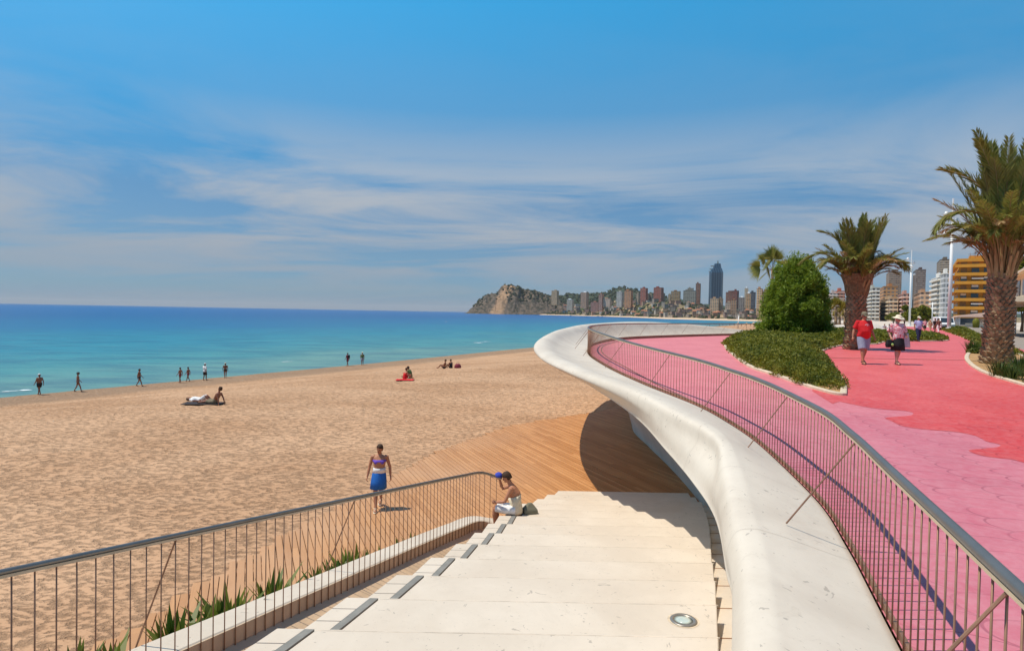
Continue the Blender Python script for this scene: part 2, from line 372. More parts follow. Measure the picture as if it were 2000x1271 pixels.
def leaf_mat(name, c1, c2, c3=None, vs=1.5, rough=.55):
    m, nt, N, L, b, P = newmat(name, rough, .3)
    g = N('ShaderNodeNewGeometry'); a = noise_(nt, P, vs, 3); 
    col = mixc(nt, g.outputs['Random Per Island'], c1, c2)
    if c3: col = mixc(nt, mrange(nt, a, .45, .68), col, c3)
    L(col, b.inputs['Base Color'])
    tr = N('ShaderNodeBsdfTranslucent'); L(col, tr.inputs[0]); mx = N('ShaderNodeMixShader'); mx.inputs[0].default_value = .38
    L(b.outputs[0], mx.inputs[1]); L(tr.outputs[0], mx.inputs[2]); L(mx.outputs[0], nt.nodes['Material Output'].inputs[0]); return m
def facade_mat(name, wall, glass=(.05, .055, .065), pu=3.6, pz=3.0, wu=.55, wz=.5, band=None, bandh=.22, vary=.35):
    m, nt, N, L, b, P = newmat(name, .75, .3)
    sp = N('ShaderNodeSeparateXYZ'); L(P, sp.inputs[0]); tc = N('ShaderNodeTexCoord'); ns = N('ShaderNodeSeparateXYZ'); L(tc.outputs['Normal'], ns.inputs[0])
    isx = M_(nt, 'GREATER_THAN', M_(nt, 'ABSOLUTE', ns.outputs[0]), .6); top = M_(nt, 'LESS_THAN', M_(nt, 'ABSOLUTE', ns.outputs[2]), .6)
    u = M_(nt, 'ADD', M_(nt, 'MULTIPLY', isx, sp.outputs[1]), M_(nt, 'MULTIPLY', M_(nt, 'SUBTRACT', 1, isx), sp.outputs[0]))
    U = M_(nt, 'DIVIDE', M_(nt, 'ADD', u, 500.3), pu); V = M_(nt, 'DIVIDE', M_(nt, 'ADD', sp.outputs[2], 600), pz)
    fu = M_(nt, 'ABSOLUTE', M_(nt, 'SUBTRACT', M_(nt, 'FRACT', U), .5)); fv = M_(nt, 'FRACT', V)
    win = M_(nt, 'MULTIPLY', M_(nt, 'LESS_THAN', fu, wu/2), M_(nt, 'MULTIPLY', M_(nt, 'GREATER_THAN', fv, .32), M_(nt, 'LESS_THAN', fv, .32+wz)))
    cb = N('ShaderNodeCombineXYZ'); L(M_(nt, 'FLOOR', U), cb.inputs[0]); L(M_(nt, 'FLOOR', V), cb.inputs[1]); w = N('ShaderNodeTexWhiteNoise'); L(cb.outputs[0], w.inputs[0])
    gc = mixc(nt, M_(nt, 'MULTIPLY', w.outputs[0], vary), glass, (.6, .55, .48))
    a = noise_(nt, P, .12, 5); wc = mixc(nt, mrange(nt, a, .3, .7), tuple(c*.85 for c in wall), tuple(min(1, c*1.1) for c in wall))
    if band: wc = mixc(nt, M_(nt, 'LESS_THAN', fv, bandh), wc, band)
    L(mixc(nt, M_(nt, 'MULTIPLY', win, top), wc, gc), b.inputs['Base Color']); return m
MT = {}
def setup_mats():
    m = MT
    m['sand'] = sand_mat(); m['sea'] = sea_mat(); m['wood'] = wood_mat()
    m['pink'] = tile_mat('pink paving', (.54, .130, .172), (.60, .17, .21), (.28, .06, .09), cola2=(.64, .15, .165), colb2=(.70, .19, .20), yr=(9, 17))
    m['red'] = tile_mat('red paving', (.57, .032, .034), (.64, .060, .056), (.33, .025, .03), cola2=(.62, .072, .072), colb2=(.68, .102, .098), yr=(9, 20))
    m['salmon'] = tile_mat('salmon paving', (.62, .105, .115), (.68, .135, .145), (.38, .05, .06))
    m['lip'] = white_mat('white concrete', (.64, .55, .445), (.73, .64, .525))
    m['stone'] = white_mat('cream stone', (.63, .53, .42), (.70, .60, .485))
    m['tan'] = mat('tan render', (.62, .44, .28), .8, .12, 2, .2, 30)
    m['joint'] = mat('joint', (.42, .22, .12), .9, .1)
    m['slate'] = mat('grey slate strip', (.24, .225, .195), .6, .15, 8)
    m['steel'] = mat('dark railing steel', (.29, .155, .095), .5, .3, 6, metal=.2)
    m['rail'] = mat('grey handrail steel', (.24, .22, .20), .42, .1, 4, metal=.7)
    m['plate'] = mat('weathered steel plate', (.62, .46, .30), .6, .12, 3, metal=0)
    m['kerb'] = mat('kerb stone', (.62, .50, .36), .8, .15, 6)
    m['soil'] = mat('soil', (.42, .24, .10), .95, .3, 3, .6, 14)
    m['asphalt'] = mat('asphalt', (.30, .24, .19), .9, .12, 3)
    m['pave'] = mat('pale pavement', (.62, .52, .42), .85, .1, 2)
    m['hedge'] = leaf_mat('hedge leaves', (.125, .14, .010), (.29, .265, .03), (.10, .125, .015), .9)
    m['bush'] = leaf_mat('bush leaves', (.12, .19, .010), (.28, .36, .03), (.17, .24, .018), .7)
    m['grass'] = leaf_mat('grass blades', (.045, .085, .012), (.10, .14, .025), None)
    m['agave'] = leaf_mat('sword leaves', (.045, .10, .012), (.20, .22, .03), None, 1.5, .45)
    m['palm'] = leaf_mat('palm fronds', (.15, .175, .03), (.31, .30, .07), (.27, .23, .06), 1.2)
    m['dry'] = leaf_mat('dry fronds', (.30, .20, .085), (.50, .36, .17), None)
    m['bark'] = mat('palm bark', (.17, .105, .052), .9, .3, 5, col2=(.42, .29, .17), bump=.5, bs=25)
    m['tie'] = mat('cut palm stalks', (.30, .19, .07), .9, .2, 4, col2=(.50, .33, .15))
    m['stem'] = mat('wood stem', (.12, .08, .05), .9, .2)
    m['treef'] = leaf_mat('far tree leaves', (.035, .06, .012), (.075, .09, .02), None)
    m['skin'] = mat('skin', (.46, .20, .11), .55, .06, 12); m['skin2'] = mat('tanned skin', (.27, .105, .055), .5, .08, 12); m['skin3'] = mat('pale skin', (.58, .31, .21), .55, .06, 12)
    for k, c in dict(hair=(.06, .03, .015), greyhair=(.35, .28, .2), redcloth=(.62, .012, .016), bluegrey=(.30, .31, .40), black=(.012, .012, .014), white=(.80, .78, .76), navy=(.02, .025, .07), straw=(.80, .68, .50), blue=(.012, .13, .48), purple=(.16, .08, .50), khaki=(.20, .16, .10), cream=(.78, .68, .50), lilac=(.42, .40, .62), dark=(.03, .02, .02), brownc=(.22, .10, .07), green=(.10, .16, .05), shoe=(.06, .05, .04), tanc=(.50, .32, .18), maroon=(.22, .03, .05), royal=(.04, .06, .42)).items():
        m[k] = mat(k+' cloth', c, .8, .12, 20)
    mm, nt, N, L, b, P = newmat('flowered blouse', .8, .2)
    n = noise_(nt, P, 13, 3, .6, 1.5); L(mixc(nt, mrange(nt, n, .46, .54), (.66, .13, .16), (.78, .66, .66)), b.inputs['Base Color']); m['flower'] = mm
    m['paint'] = mat('white pole paint', (.80, .79, .77), .4, .04); m['glass'] = mat('dark glass', (.03, .045, .06), .12, 0, spec=.8)
    m['lens'] = mat('lamp glass', (.50, .56, .50), .15, .1, 9, spec=.7); m['greysteel'] = mat('brushed steel', (.32, .29, .25), .4, .1, 9, metal=.6)
    m['foam'] = mat('foam', (.8, .84, .85), .8, .05)
setup_mats()
# ================================================================ setting
# ---- wave wall stations: rail foot R0, crest C, lower edge D, foot F  (X, Y, depth below eye)
STN = [
 ((-.2,-3,2.0),(-1.1,-2.6,1.78),(-1.25,-2.5,2.2),(-.4,-3,3.1)),
 ((1.1,0,2.0),(.15,.1,1.78),(.02,.2,2.2),(1.3,0,3.3)),
 ((2.54,4.0,2.0),(1.64,3.95,1.76),(1.56,4.1,2.2),(2.7,4,3.5)),
 ((3.0,5.3,2.0),(2.08,5.4,1.73),(1.93,5.3,2.25),(3.1,5.5,3.7)),
 ((3.42,6.7,2.0),(2.47,6.75,1.67),(2.27,6.6,2.22),(3.5,7,3.95)),
 ((3.86,9.2,1.93),(2.74,8.0,1.56),(2.42,7.9,2.2),(3.95,9,4.3)),
 ((3.97,10.9,1.86),(2.55,9.4,1.46),(2.40,9.3,2.07),(4.5,11.5,4.7)),
 ((3.88,12.6,1.8),(2.22,11.2,1.35),(2.26,11.1,1.85),(4.95,14,5.0)),
 ((3.34,15.3,1.7),(1.50,14.0,1.26),(1.75,14.0,1.62),(5.2,17,5.05)),
 ((2.95,18.2,1.6),(.98,17.4,1.18),(1.22,17.2,1.52),(5.3,20,5.05)),
 ((2.85,21.8,1.52),(.93,21.3,1.03),(1.15,21.2,1.4),(5.3,23,5.05)),
 ((3.3,26,1.5),(1.68,27.0,.9),(1.95,26.9,1.32),(5.4,26.5,5.05)),
 ((4.26,30.3,1.5),(2.72,31.8,.78),(3.0,31.6,1.2),(6.6,30,5.05)),
 ((6.35,35.7,1.5),(4.75,36.9,.6),(5.0,36.7,1.05),(9,35,5.05)),
 ((10.1,40.7,1.5),(8.9,42.3,.48),(9.1,42.1,.95),(12,40,5.05)),
 ((15.4,46.2,1.5),(14.0,47.5,.68),(14.2,47.4,1.1),(17,45.5,5.05)),
 ((20.8,51,1.5),(20.0,51.9,1.12),(20.1,51.9,1.45),(22,50,5.05)),
 ((26,56,1.5),(25.5,56.6,1.4),(25.6,56.6,1.7),(27,55,5.05))]
PR = [[], [], [], []]
for k in range(4): PR[k] = catmull([Vector(s[k]) for s in STN], 8)
R0 = [Vector((p.x, p.y, HC-floorH(p.y))) for p in PR[0]]
MT['jointgrey'] = mat('casting joint', (.50, .43, .35), .9, .1)
def wave_wall():
    rows = []
    for a, c, d, f in zip(*PR):
        a = Vector((a.x, a.y, floorH(a.y)))
        def q(u, v, t, h): return Vector((lerp(u.x, v.x, t), lerp(u.y, v.y, t), lerp(u.z, v.z, h)))
        out = (Vector((c.x, c.y))-Vector((a.x, a.y))); out.normalize()
        nz = (d.z-c.z); fr_ = sst(10, 20, a.y)
        pts = [a+Vector((0, 0, .35)), a+Vector((0, 0, .03)), q(a, c, .02, .0), q(a, c, .35, lerp(.38, .18, fr_)), q(a, c, .62, lerp(.70, .52, fr_)), q(a, c, .80, lerp(.88, .88, fr_)), q(a, c, .92, lerp(.97, 1.0, fr_))]
        pts += [Vector((c.x+out.x*.07, c.y+out.y*.07, c.z+.035)), Vector((c.x+out.x*.14, c.y+out.y*.14, c.z+.16*nz/.6+.05))]
        pts += [q(Vector((c.x+out.x*.17, c.y+out.y*.17, c.z)), d, .55, .62), q(Vector((c.x+out.x*.05, c.y+out.y*.05, c.z)), d, .9, .9)]
        pts += [d, Vector((lerp(d.x, f.x, .05), lerp(d.y, f.y, .05), lerp(d.z, f.z, .02)))]
        far = sst(9, 14, a.y)
        pts += [q(d, f, .30, lerp(.22, .12, far)), q(d, f, .62, lerp(.5, .34, far)), q(d, f, .86, lerp(.75, .62, far)), f, f+Vector((0, 0, 1.2))]
        rows.append([Vector((p.x, p.y, HC-p.z)) for p in pts])
    # smooth the profile
    rr = []
    for r in rows:
        head = r[:2]; mid = catmull(r[2:12], 4); tail = catmull(r[11:], 4)
        rr.append(head+mid+tail[1:])
    o = grid('curved_parapet', rr, MT['lip'])
    tag(o, 'white concrete parapet sweeping in a rounded wave along the promenade edge', 'parapet')
    for i in range(21, len(rr)-8, 11):
        mb = MB(); A = []; B = []
        r0, r1 = rr[i], rr[i+1]
        for k in range(2, len(r0)-6):
            p = Vector(r0[k]); t = (Vector(r1[k])-p); t.normalize(); e = Vector(r0[min(k+1, len(r0)-1)])-Vector(r0[k-1]); n = t.cross(e); n.normalize()
            if k < 20 and n.z < 0: n = -n
            if k >= 20 and n.x > 0: n = -n
            A.append(p+n*.002-t*.002); B.append(p+n*.002+t*.002)
        mb.loft([A, B], cap=False, closed=False); mb.build('casting_joint', MT['jointgrey'], o)
wave_wall()
XL2 = [(26, 56), (31, 62), (37, 68), (43, 73), (50, 80), (60, 98), (76, 136), (110, 220), (205, 420), (400, 800), (590, 1100)]
EDGE = sorted([(p.y, p.x) for p in R0]+[(b, a) for a, b in XL2[1:]])
def edge_x(Y): return interp(EDGE, Y)
# ---- sea, sand
mb = MB(); ys = [-600, -100, 0, 30, 60, 100, 160, 250, 400, 700, 1200, 2200, 4000, 8000, 16000, 34000]
grid('sea', [[(x*1.0, y, 0) for x in (-40000, -15000, -6000, -2500, -1000, -400, -150, -50, 20, 100, 300, 800, 2000, 5000, 20000)] for y in ys], MT['sea'], smooth=False)['kind'] = 'structure'
def build_sand():
    rows = []; Y = -6.0
    while Y < 1160:
        a = shore_x(Y)-9; b = edge_x(Y)+3 if Y > 40 else 14
        r = []
        n = 300
        for i in range(n+1):
            t = i/n; x = lerp(a, b, t); z = sand_z(x, Y)
            d = x-shore_x(Y)
            if Y < 120 and d > 3:
                am = min(1, (d-3)/8)*(.055 if Y < 60 else .04)
                v = Vector((x*1.15, Y*1.6, 0)); z += am*(noise.noise(v*1.0)+.7*noise.noise(v*2.1+Vector((5, 3, 1))))
                z += .05*noise.noise(Vector((x*.12, Y*.12, 2)))
            r.append((x, Y, z))
        rows.append(r); Y += max(.16, Y*.0105) if Y > 0 else .8
    grid('sand', rows, MT['sand'])['kind'] = 'structure'
build_sand()
# foam streaks at the water's edge
mb = MB()
for (px, py, w, h) in ((40, 762, 26, 3.0), (17, 764, 14, 2.0), (560, 706, 14, 1.6), (935, 669, 16, 2.2), (950, 667, 12, 1.5), (872, 628, 3, 4)):
    c = PH(px, py, HC-.03); s = w/F*c.y
    pts = []
    for k in range(18):
        t = 2*math.pi*k/18; r = 1+.35*math.sin(3*t+px)+.2*math.sin(7*t)
        pts.append((c.x+math.cos(t)*s/2*r+math.sin(t)*.3, c.y+math.sin(t)*h*.16*r*c.y/50+math.cos(t)*s*.25, .03))
    mb.face(pts)
tag(mb.build('sea_foam', MT['foam']), 'thin white foam breaking on the shallow water', 'foam', kind='stuff')
# ---- promenade
def build_prom():
    rows = []; ys = [-4+.5*i for i in range(160)]+[76, 80, 86, 94, 104, 120, 140, 170, 220, 300, 400, 520, 650, 800, 950, 1100]
    xs = [0, .02, .05, .1, .2, .35, .6, 1]
    for y in ys:
        a = edge_x(y)-.0; b = a+60+y*1.5
        rows.append([(lerp(a, b, t), y, floor_z(0, y)) for t in xs])
    o = grid('promenade', [r for r in rows if r[0][1] <= 60.1], MT['pink']); o['kind'] = 'structure'
    o = grid('seafront', [r for r in rows if r[0][1] >= 59.9], MT['pave']); o['kind'] = 'structure'
    # retaining face and ground under the town
build_prom()
def pxpoly(L): return [tuple(onfloor(*p)[:2]) for p in L]
redl = [(1640, 784), (1672, 791), (1700, 796), (1735, 800), (1765, 802), (1783, 806), (1779, 811), (1760, 813), (1729, 816), (1741, 822), (1760, 831), (1785, 836), (1812, 839), (1840, 841), (1865, 843), (1888, 847), (1905, 851), (1918, 857), (1927, 862), (1945, 866), (1954, 869), (1948, 873), (1920, 876), (1892, 879), (1905, 886), (1925, 891), (1945, 894), (1975, 897), (2000, 903), (2060, 916), (2200, 940)]
rp = [Vector((a, b, 0)) for a, b in pxpoly(redl)]
rp = catmull(rp, 3)
poly = [(p.x, p.y) for p in rp]+[(14.5, 9), (24, 20), (26.3, 26.3), (34, 38), (90, 130), (86, 134), (52, 83), (40, 70), (30, 55), (20, 38), (12.1, 25), (10.2, 21), (8.5, 17), (7.3, 14.6), (6.95, 13.0)]
sheet('paving', poly, .004, MT['red'], .8)['kind'] = 'structure'
# ---- planting beds
def bed(name, poly, label):
    P = [Vector((x, y, floor_z(x, y))) for x, y in poly]
    P.append(P[0]); P = [Vector((p.x, p.y, floor_z(p.x, p.y))) for p in catmull(P, 5)][:-1]
    n = len(P); mb = MB(); rings = []
    for i, p in enumerate(P):
        d = (P[(i+1) % n]-P[i-1]).normalized(); o = Vector((d.y, -d.x, 0))*.07
        rings.append([p-o-Vector((0, 0, .05)), p-o+Vector((0, 0, .055)), p-o*.6+Vector((0, 0, .07)), p+o*.6+Vector((0, 0, .07)), p+o+Vector((0, 0, .055)), p+o-Vector((0, 0, .05))])
    rings.append(rings[0]); mb.loft(rings, cap=False)
    k = mb.build(name, MT['kerb']); tag(k, label, 'kerb')
    q = [(p.x, p.y) for p in P]
    s = sheet('soil', q, .035, MT['soil'], 1.5); s['kind'] = 'structure'
    return q
BEDL = pxpoly([(1647, 772), (1630, 770), (1600, 762), (1565, 751), (1530, 739), (1500, 729), (1470, 719), (1447, 705), (1430, 691), (1417, 677), (1420, 667), (1438, 660)])+[(21.5, 49.5), (27, 54.5), (33, 61), (36, 60), (38.2, 55), (32, 44.5)]+pxpoly([(1742, 667), (1710, 672.5), (1680, 673), (1645, 675), (1618, 681), (1604, 687), (1601, 694)])+pxpoly([(1620, 712), (1636, 733), (1647, 752)])
BL = bed('bed_kerb', BEDL, 'pale stone kerb round the hedge bed between the fence and the red paving')
BEDR = pxpoly([(2080, 772), (2040, 763), (2000, 753), (1970, 744), (1940, 735), (1912, 723), (1895, 711), (1888, 700), (1893, 690), (1905, 680), (1907, 672), (1895, 665), (1878, 658), (1858, 650.5)])+[(74, 104), (78, 104)]+pxpoly([(1906, 654), (1950, 672), (1985, 690), (2040, 718), (2100, 748)])
BR = bed('bed_kerb', BEDR, 'pale stone kerb round the palm bed on the right of the promenade')
# ---- road and far pavement
RDIR = Vector((.57, .822))
def along(x0, y0, offs, t): p = Vector((x0, y0))+RDIR*t; n = Vector((.822, -.57)); return (p.x+n.x*offs, p.y+n.y*offs)
RO = (20.8, 24.6)
sheet('road', [along(*RO, .4, -18), along(*RO, 6.5, -22), along(*RO, 7.6, 20), along(*RO, 9.6, 60), along(*RO, 9.6, 700), along(*RO, .8, 700), along(*RO, .4, 40)], .012, MT['asphalt'], 3)['kind'] = 'structure'
o = sheet('pavement', [along(*RO, 6.7, -22), along(*RO, 32, -22), along(*RO, 32, 700), along(*RO, 9.8, 700), along(*RO, 9.8, 60), along(*RO, 7.8, 20)], .12, MT['pave'], 5, thick=.3); o['kind'] = 'structure'
# ---- timber deck
def build_deck():
    mb = MB(); w = Vector((.918, .396)); u = Vector((-.396, .918)); zt = HC-5.0
    far = [(-7.5, 2), (-6.3, 7.5), (-5.9, 9.3), (-5.6, 10.8), (-5.1, 12.9), (-4.2, 15.9), (-2.6, 21.7), (0, 26.8), (5.8, 32.2), (14, 37)]
    ft = sorted([(x*w.x+y*w.y, x*u.x+y*u.y) for x, y in far])
    k = int(-6/.145)
    rnd = random.Random(3); grp = 0; off = 0
    while k*.145 < 19:
        s = k*.145
        if k % 2 == 0: off = rnd.uniform(-.13, .13)
        t1 = interp(ft, s-(k % 2)*.145)+off
        # near limit: the parapet line X=-3+.29(Y-6)
        X0 = -3.1; # solve P=(s w+t u), X = X0+.29(Y-6)
        t0 = (X0-.29*6+.29*s*w.y-s*w.x)/(u.x-.29*u.y) if s < 4 else 6.0
        t0 = max(t0, 1.0)
        if t1-t0 > .3:
            a = w*s+u*t0; b = w*s+u*t1; c = (a+b)/2
            mb.box((c.x, c.y, zt-.02+rnd.uniform(-.003, .003)), (.130, (b-a).length, .04), math.atan2(-u.x, u.y))
        k += 1
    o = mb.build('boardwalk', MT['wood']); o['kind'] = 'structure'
    mb = MB(); P = [Vector(q) for q in far]+[Vector((14, 8)), Vector((0, 2))]
    c = Vector((2, 15)); mb.face([(lerp(c.x, p.x, .93), lerp(c.y, p.y, .93), zt-.045) for p in P][::-1])
    o = mb.build('boardwalk_base', MT['stem']); o['kind'] = 'structure'
build_deck()
# ---- stairs
SY = [5.15+.948*k for k in range(-8, 13)]; SK = list(range(-8, 13))
def sH(k): return 2.75+.1766*k
XLt = {k: x for k, x in zip(range(0, 13), (-1.97, -1.63, -1.30, -1.02, -.77, -.55, -.36, -.18, .01, .26, .64, .94, 1.3))}
XRt = {k: x for k, x in zip(range(0, 13), (1.83, 2.14, 2.45, 2.74, 3.03, 3.34, 3.64, 3.93, 4.2, 4.45, 4.7, 4.84, 4.93))}
for k in range(-9, 0): XLt[k] = -1.97+.36*k; XRt[k] = 1.83+.32*k
MT['nose'] = mat('nosing strip', (.60, .50, .395), .8, .25, 6)
stairs = thing('staircase', 'broad cream stone stairs going down to the timber deck', 'staircase', (0, 8, HC-5.0))
off = Vector((0, -8, -(HC-5.0)))
def sbuild(mb, name, m, **kw):
    mb.v = [tuple(Vector(v)+off) for v in mb.v]; return mb.build(name, m, stairs, **kw)
def prism(mb, quad, z0, z1):
    b = len(mb.v); mb.v += [(x, y, z0) for x, y in quad]+[(x, y, z1) for x, y in quad]; n = len(quad)
    mb.f += [tuple(range(b+n-1, b-1, -1)), tuple(range(b+n, b+2*n))]+[(b+i, b+(i+1) % n, b+n+(i+1) % n, b+n+i) for i in range(n)]
for k in range(-6, 13):
    y1 = 5.15+.948*k; y0 = y1-.948-.01; zt = HC-sH(k); hw = .34 if k < 10 else .06
    mb = MB(); prism(mb, [(XLt[k-1]+hw, y0), (XRt[k-1], y0), (XRt[k], y1), (XLt[k]+hw, y1)], HC-5.3, zt)
    sbuild(mb, 'tread', MT['stone'], bevel=.012)
    mb = MB(); prism(mb, [(XLt[k]+hw, y1-.035), (XRt[k], y1-.035), (XRt[k], y1-.024), (XLt[k]+hw, y1-.024)], zt-.01, zt+.001); sbuild(mb, 'nosing_line', MT['nose'])  # thin darker strip just inside the far edge of each tread
    if k < 10:
        mb = MB(); prism(mb, [(XLt[k-1]+.045, y0), (XLt[k-1]+hw+.003, y0), (XLt[k]+hw+.003, y1-.02), (XLt[k]+.045, y1-.02)], HC-5.3, zt-.02)
        sbuild(mb, 'edge_base', MT['joint'])
        mb = MB()
        for j in range(4):
            f0, f1 = j/4+.006, (j+1)/4-.006
            def e(f, dx): return (lerp(XLt[k-1], XLt[k], f)+dx, lerp(y0+.01, y1, f))
            prism(mb, [e(f0, 0), e(f0, .24), e(f1, .24), e(f1, 0)], zt-.05, zt+.001)
        sbuild(mb, 'edge_tiles', MT['stone'], bevel=.004)
        mb = MB(); prism(mb, [e(.02, .246), e(.02, .325), e(.985, .325), e(.985, .246)], zt-.04, zt+.003)
        if k < 8: sbuild(mb, 'inlay_strip', MT['slate'])
# lower flank strips right and left of the treads
mb = MB(); ks = list(range(-6, 13))
A = [(XRt[k]-.02, 5.15+.948*k, HC-(sH(k)+.20)) for k in ks]; B = [(XRt[k]+1.6, 5.15+.948*k, HC-(sH(k)+.20)) for k in ks]
mb.loft([A, B], cap=False, closed=False); sbuild(mb, 'side_ramp', MT['stone'])
mb = MB(); rr = random.Random(1)
for k in range(-2, 9):   # thin joints across the side ramp
    y = 5.15+.948*k+.5; f = .5; x = lerp(XRt[k], XRt[k+1], f); z = HC-(sH(k)+.20+.1766*.5)
    mb = MB(); mb.box((x+.5, y, z+.002), (1.0, .006, .006)); sbuild(mb, 'ramp_joint', MT['joint'])
# recessed lamp in the tread
p = PH(1335, 1211, sH(1)); zt = HC-sH(1)
lt = thing('step_light', 'round steel-rimmed lamp sunk flush in a lower cream tread', 'light', (p.x, p.y, zt))
mb = MB(); n = 28
rg = lambda r, z: [(r*math.cos(2*math.pi*i/n), r*math.sin(2*math.pi*i/n), z) for i in range(n)]
mb.loft([rg(.128, .001), rg(.128, .006), rg(.120, .012), rg(.092, .012), rg(.088, .002)], cap=False); mb.build('rim', MT['greysteel'], lt, smooth=True)
mb = MB(); mb.loft([rg(.089, .006), rg(.05, .012), rg(.01, .014)]); mb.build('lens', MT['lens'], lt, smooth=True)
mb = MB()
mb.v = [];
for i in range(n): mb.v.append((.152*math.cos(2*math.pi*i/n), .145*math.sin(2*math.pi*i/n), .002))
for i in range(n): mb.v.append((.128*math.cos(2*math.pi*i/n), .128*math.sin(2*math.pi*i/n), .0021))
mb.f = [(i, (i+1) % n, n+(i+1) % n, n+i) for i in range(n)]; mb.build('mortar_ring', mat('mortar', (.62, .50, .36), .9, .2, 20), lt)
# ---- left parapet, its plate, planter
def parH(Y): return 3.10+.186*(Y-6.0)
PPATH = [(-4.9+.29*0, -2.2), (-4.28, 0), (-3.41, 3), (-2.83, 5), (-2.25, 7), (-1.67, 9), (-1.13, 10.8), (-.87, 11.6), (-.72, 12.1), (-.56, 12.36), (-.32, 12.5), (-.12, 12.52)]
PP = catmull([Vector((x, y, 0)) for x, y in PPATH], 6)
def offs(path, d):
    o = []
    for i, p in enumerate(path):
        t = (path[min(i+1, len(path)-1)]-path[max(i-1, 0)]); t.z = 0; t.normalize(); o.append(Vector((p.x-t.y*d, p.y+t.x*d, 0)))
    return o
INN = PP; OUT = offs(PP, .36)
def pz(p): return HC-parH(min(p.y, 12.5))-.13*sst(-.62, -.1, p.x)*(1 if p.y > 12 else 0)
par = thing('parapet_wall', 'low cream parapet wall beside the stairs with a railing on its inner face', 'wall')
mb = MB(); rings = []
for a, b in zip(INN, OUT):
    z = pz(a); e = .012
    rings.append([(a.x, a.y, z-.10), (a.x, a.y, z-e), (lerp(a.x, b.x, .04), lerp(a.y, b.y, .04), z), (lerp(a.x, b.x, .96), lerp(a.y, b.y, .96), z), (b.x, b.y, z-e), (b.x, b.y, z-.12)])
mb.loft(rings); mb.build('coping', MT['stone'], par, smooth=False)
mb = MB(); rings = []
for a, b in zip(offs(PP, .02), offs(PP, .33)):
    z = pz(a)-.10; rings.append([(a.x, a.y, HC-5.3), (a.x, a.y, z), (b.x, b.y, z), (b.x, b.y, HC-5.3)])
mb.loft(rings); mb.build('wall_body', MT['tan'], par)
mb = MB(); rings = []
for a, b in zip(offs(PP, -.012), offs(PP, .018)):
    z = pz(a)-.012; rings.append([(a.x, a.y, z-.16), (a.x, a.y, z), (b.x, b.y, z), (b.x, b.y, z-.16)])
mb.loft(rings); mb.build('steel_plate', MT['plate'], par)
# gutter ramp between the wall and the stairs
mb = MB(); A = []; B = []
for i in range(40):
    y = -1+i*.36; A.append((interp([(p.y, p.x) for p in PP[:60]], y), y, HC-(parH(y)+.17))); k = (y-5.15)/.948; x = interp([(kk, XLt[kk]) for kk in range(-9, 13)], k); B.append((x+.06, y, HC-(parH(y)+.62)))
mb.loft([A, B], cap=False, closed=False); mb.build('gutter', MT['tan'], par)
# planter strip outside
mb = MB(); rings = []
for a, b in zip(offs(PP, .33), offs(PP, .85)):
    if a.y > 12: break
    z = pz(a)-.38; rings.append([(a.x, a.y, HC-5.2), (a.x, a.y, z), (b.x, b.y, z-.2), (b.x, b.y, HC-5.2)])
mb.loft(rings); mb.build('planter_soil', MT['soil'], par)
# ---- railings
def railing(name, label, base, height, spacing, brace_step, brace_out, rad, side, maxparts=100, foot=.10, brace_drop=0):
    """base: dense 3D path of the rail foot; bars every spacing"""
    r = thing(name, label, 'railing')
    hts = height if callable(height) else (lambda p: height)
    top = [p+Vector((0, 0, hts(p))) for p in base]
    mb = MB(); mb.tube(top, rad, 10); mb.build('handrail', MT['rail'], r, smooth=True)
    mb = MB(); 
    rings = []
    for i, p in enumerate(top):
        t = (top[min(i+1, len(top)-1)]-top[max(i-1, 0)]); t.z = 0; t.normalize(); n = Vector((-t.y, t.x, 0))*.018
        z = Vector((0, 0, -rad-.008)); h = Vector((0, 0, .010)); rings.append([p+z-n-h, p+z-n+h, p+z+n+h, p+z+n-h])
    mb.loft(rings); mb.build('top_bar', MT['plate'], r)
    pts = resample(base, spacing); order = sorted(range(len(pts)), key=lambda i: (pts[i]-Vector((0, 0, HC))).length if pts[i].y > .8 else 999)
    first = set(order[:maxparts]); rest = [i for i in range(len(pts)) if i not in first]
    proto = None
    for i in sorted(first):
        p = pts[i]; h = hts(p)-rad-.01
        if proto is None:
            mb = MB(); mb.tube([(0, 0, -foot), (0, 0, 1)], .0056, 6); proto = mb.build('baluster', MT['steel'], r, smooth=True); o = proto
        else:
            o = proto.copy(); COL.objects.link(o); o.parent = r
        o.location = p; o.scale = (1, 1, h)
    if rest:
        mb = MB()
        for i in rest:
            p = pts[i]; mb.tube([p-Vector((0, 0, foot)), p+Vector((0, 0, hts(p)-rad))], .0056, 5)
        b = mb.build('balusters', MT['steel'], r, smooth=True); b['kind'] = 'stuff'
    br = resample(base, brace_step)
    for p in br[1:-1]:
        if p.y < .5: continue
        j = min(range(len(base)), key=lambda i: (base[i]-p).length); t = base[min(j+1, len(base)-1)]-base[max(j-1, 0)]; t.z = 0; t.normalize()
        n = Vector((-t.y, t.x, 0))*side
        q = p+n*brace_out+Vector((0, 0, brace_drop))
        mb = MB(); mb.tube([p+Vector((0, 0, hts(p)-rad-.02)), q], .0075, 6); mb.build('brace', MT['steel'], r)
    return r
rb = [p for p in R0 if p.y > -.5]
rb = resample(catmull(rb, 2), .2)
railing('railing', 'long dark steel railing curving along the white wave parapet', rb, lambda p: 1.0 if p.y < 8 else lerp(1.0, .95, sst(8, 12, p.y)),   .135, 2.96, .52, .027, 1, foot=.02, brace_drop=.19)
lb = [Vector((a.x, a.y, pz(a)-.03)) for a in offs(PP, -.022)]
lb = resample([p for p in lb if p.y > -.5], .12)
railing('railing', 'grey-topped steel railing of thin bars running down beside the stairs', lb, lambda p: 1.03, .145, 2.9, .42, .019, 1, foot=.15, brace_drop=0)
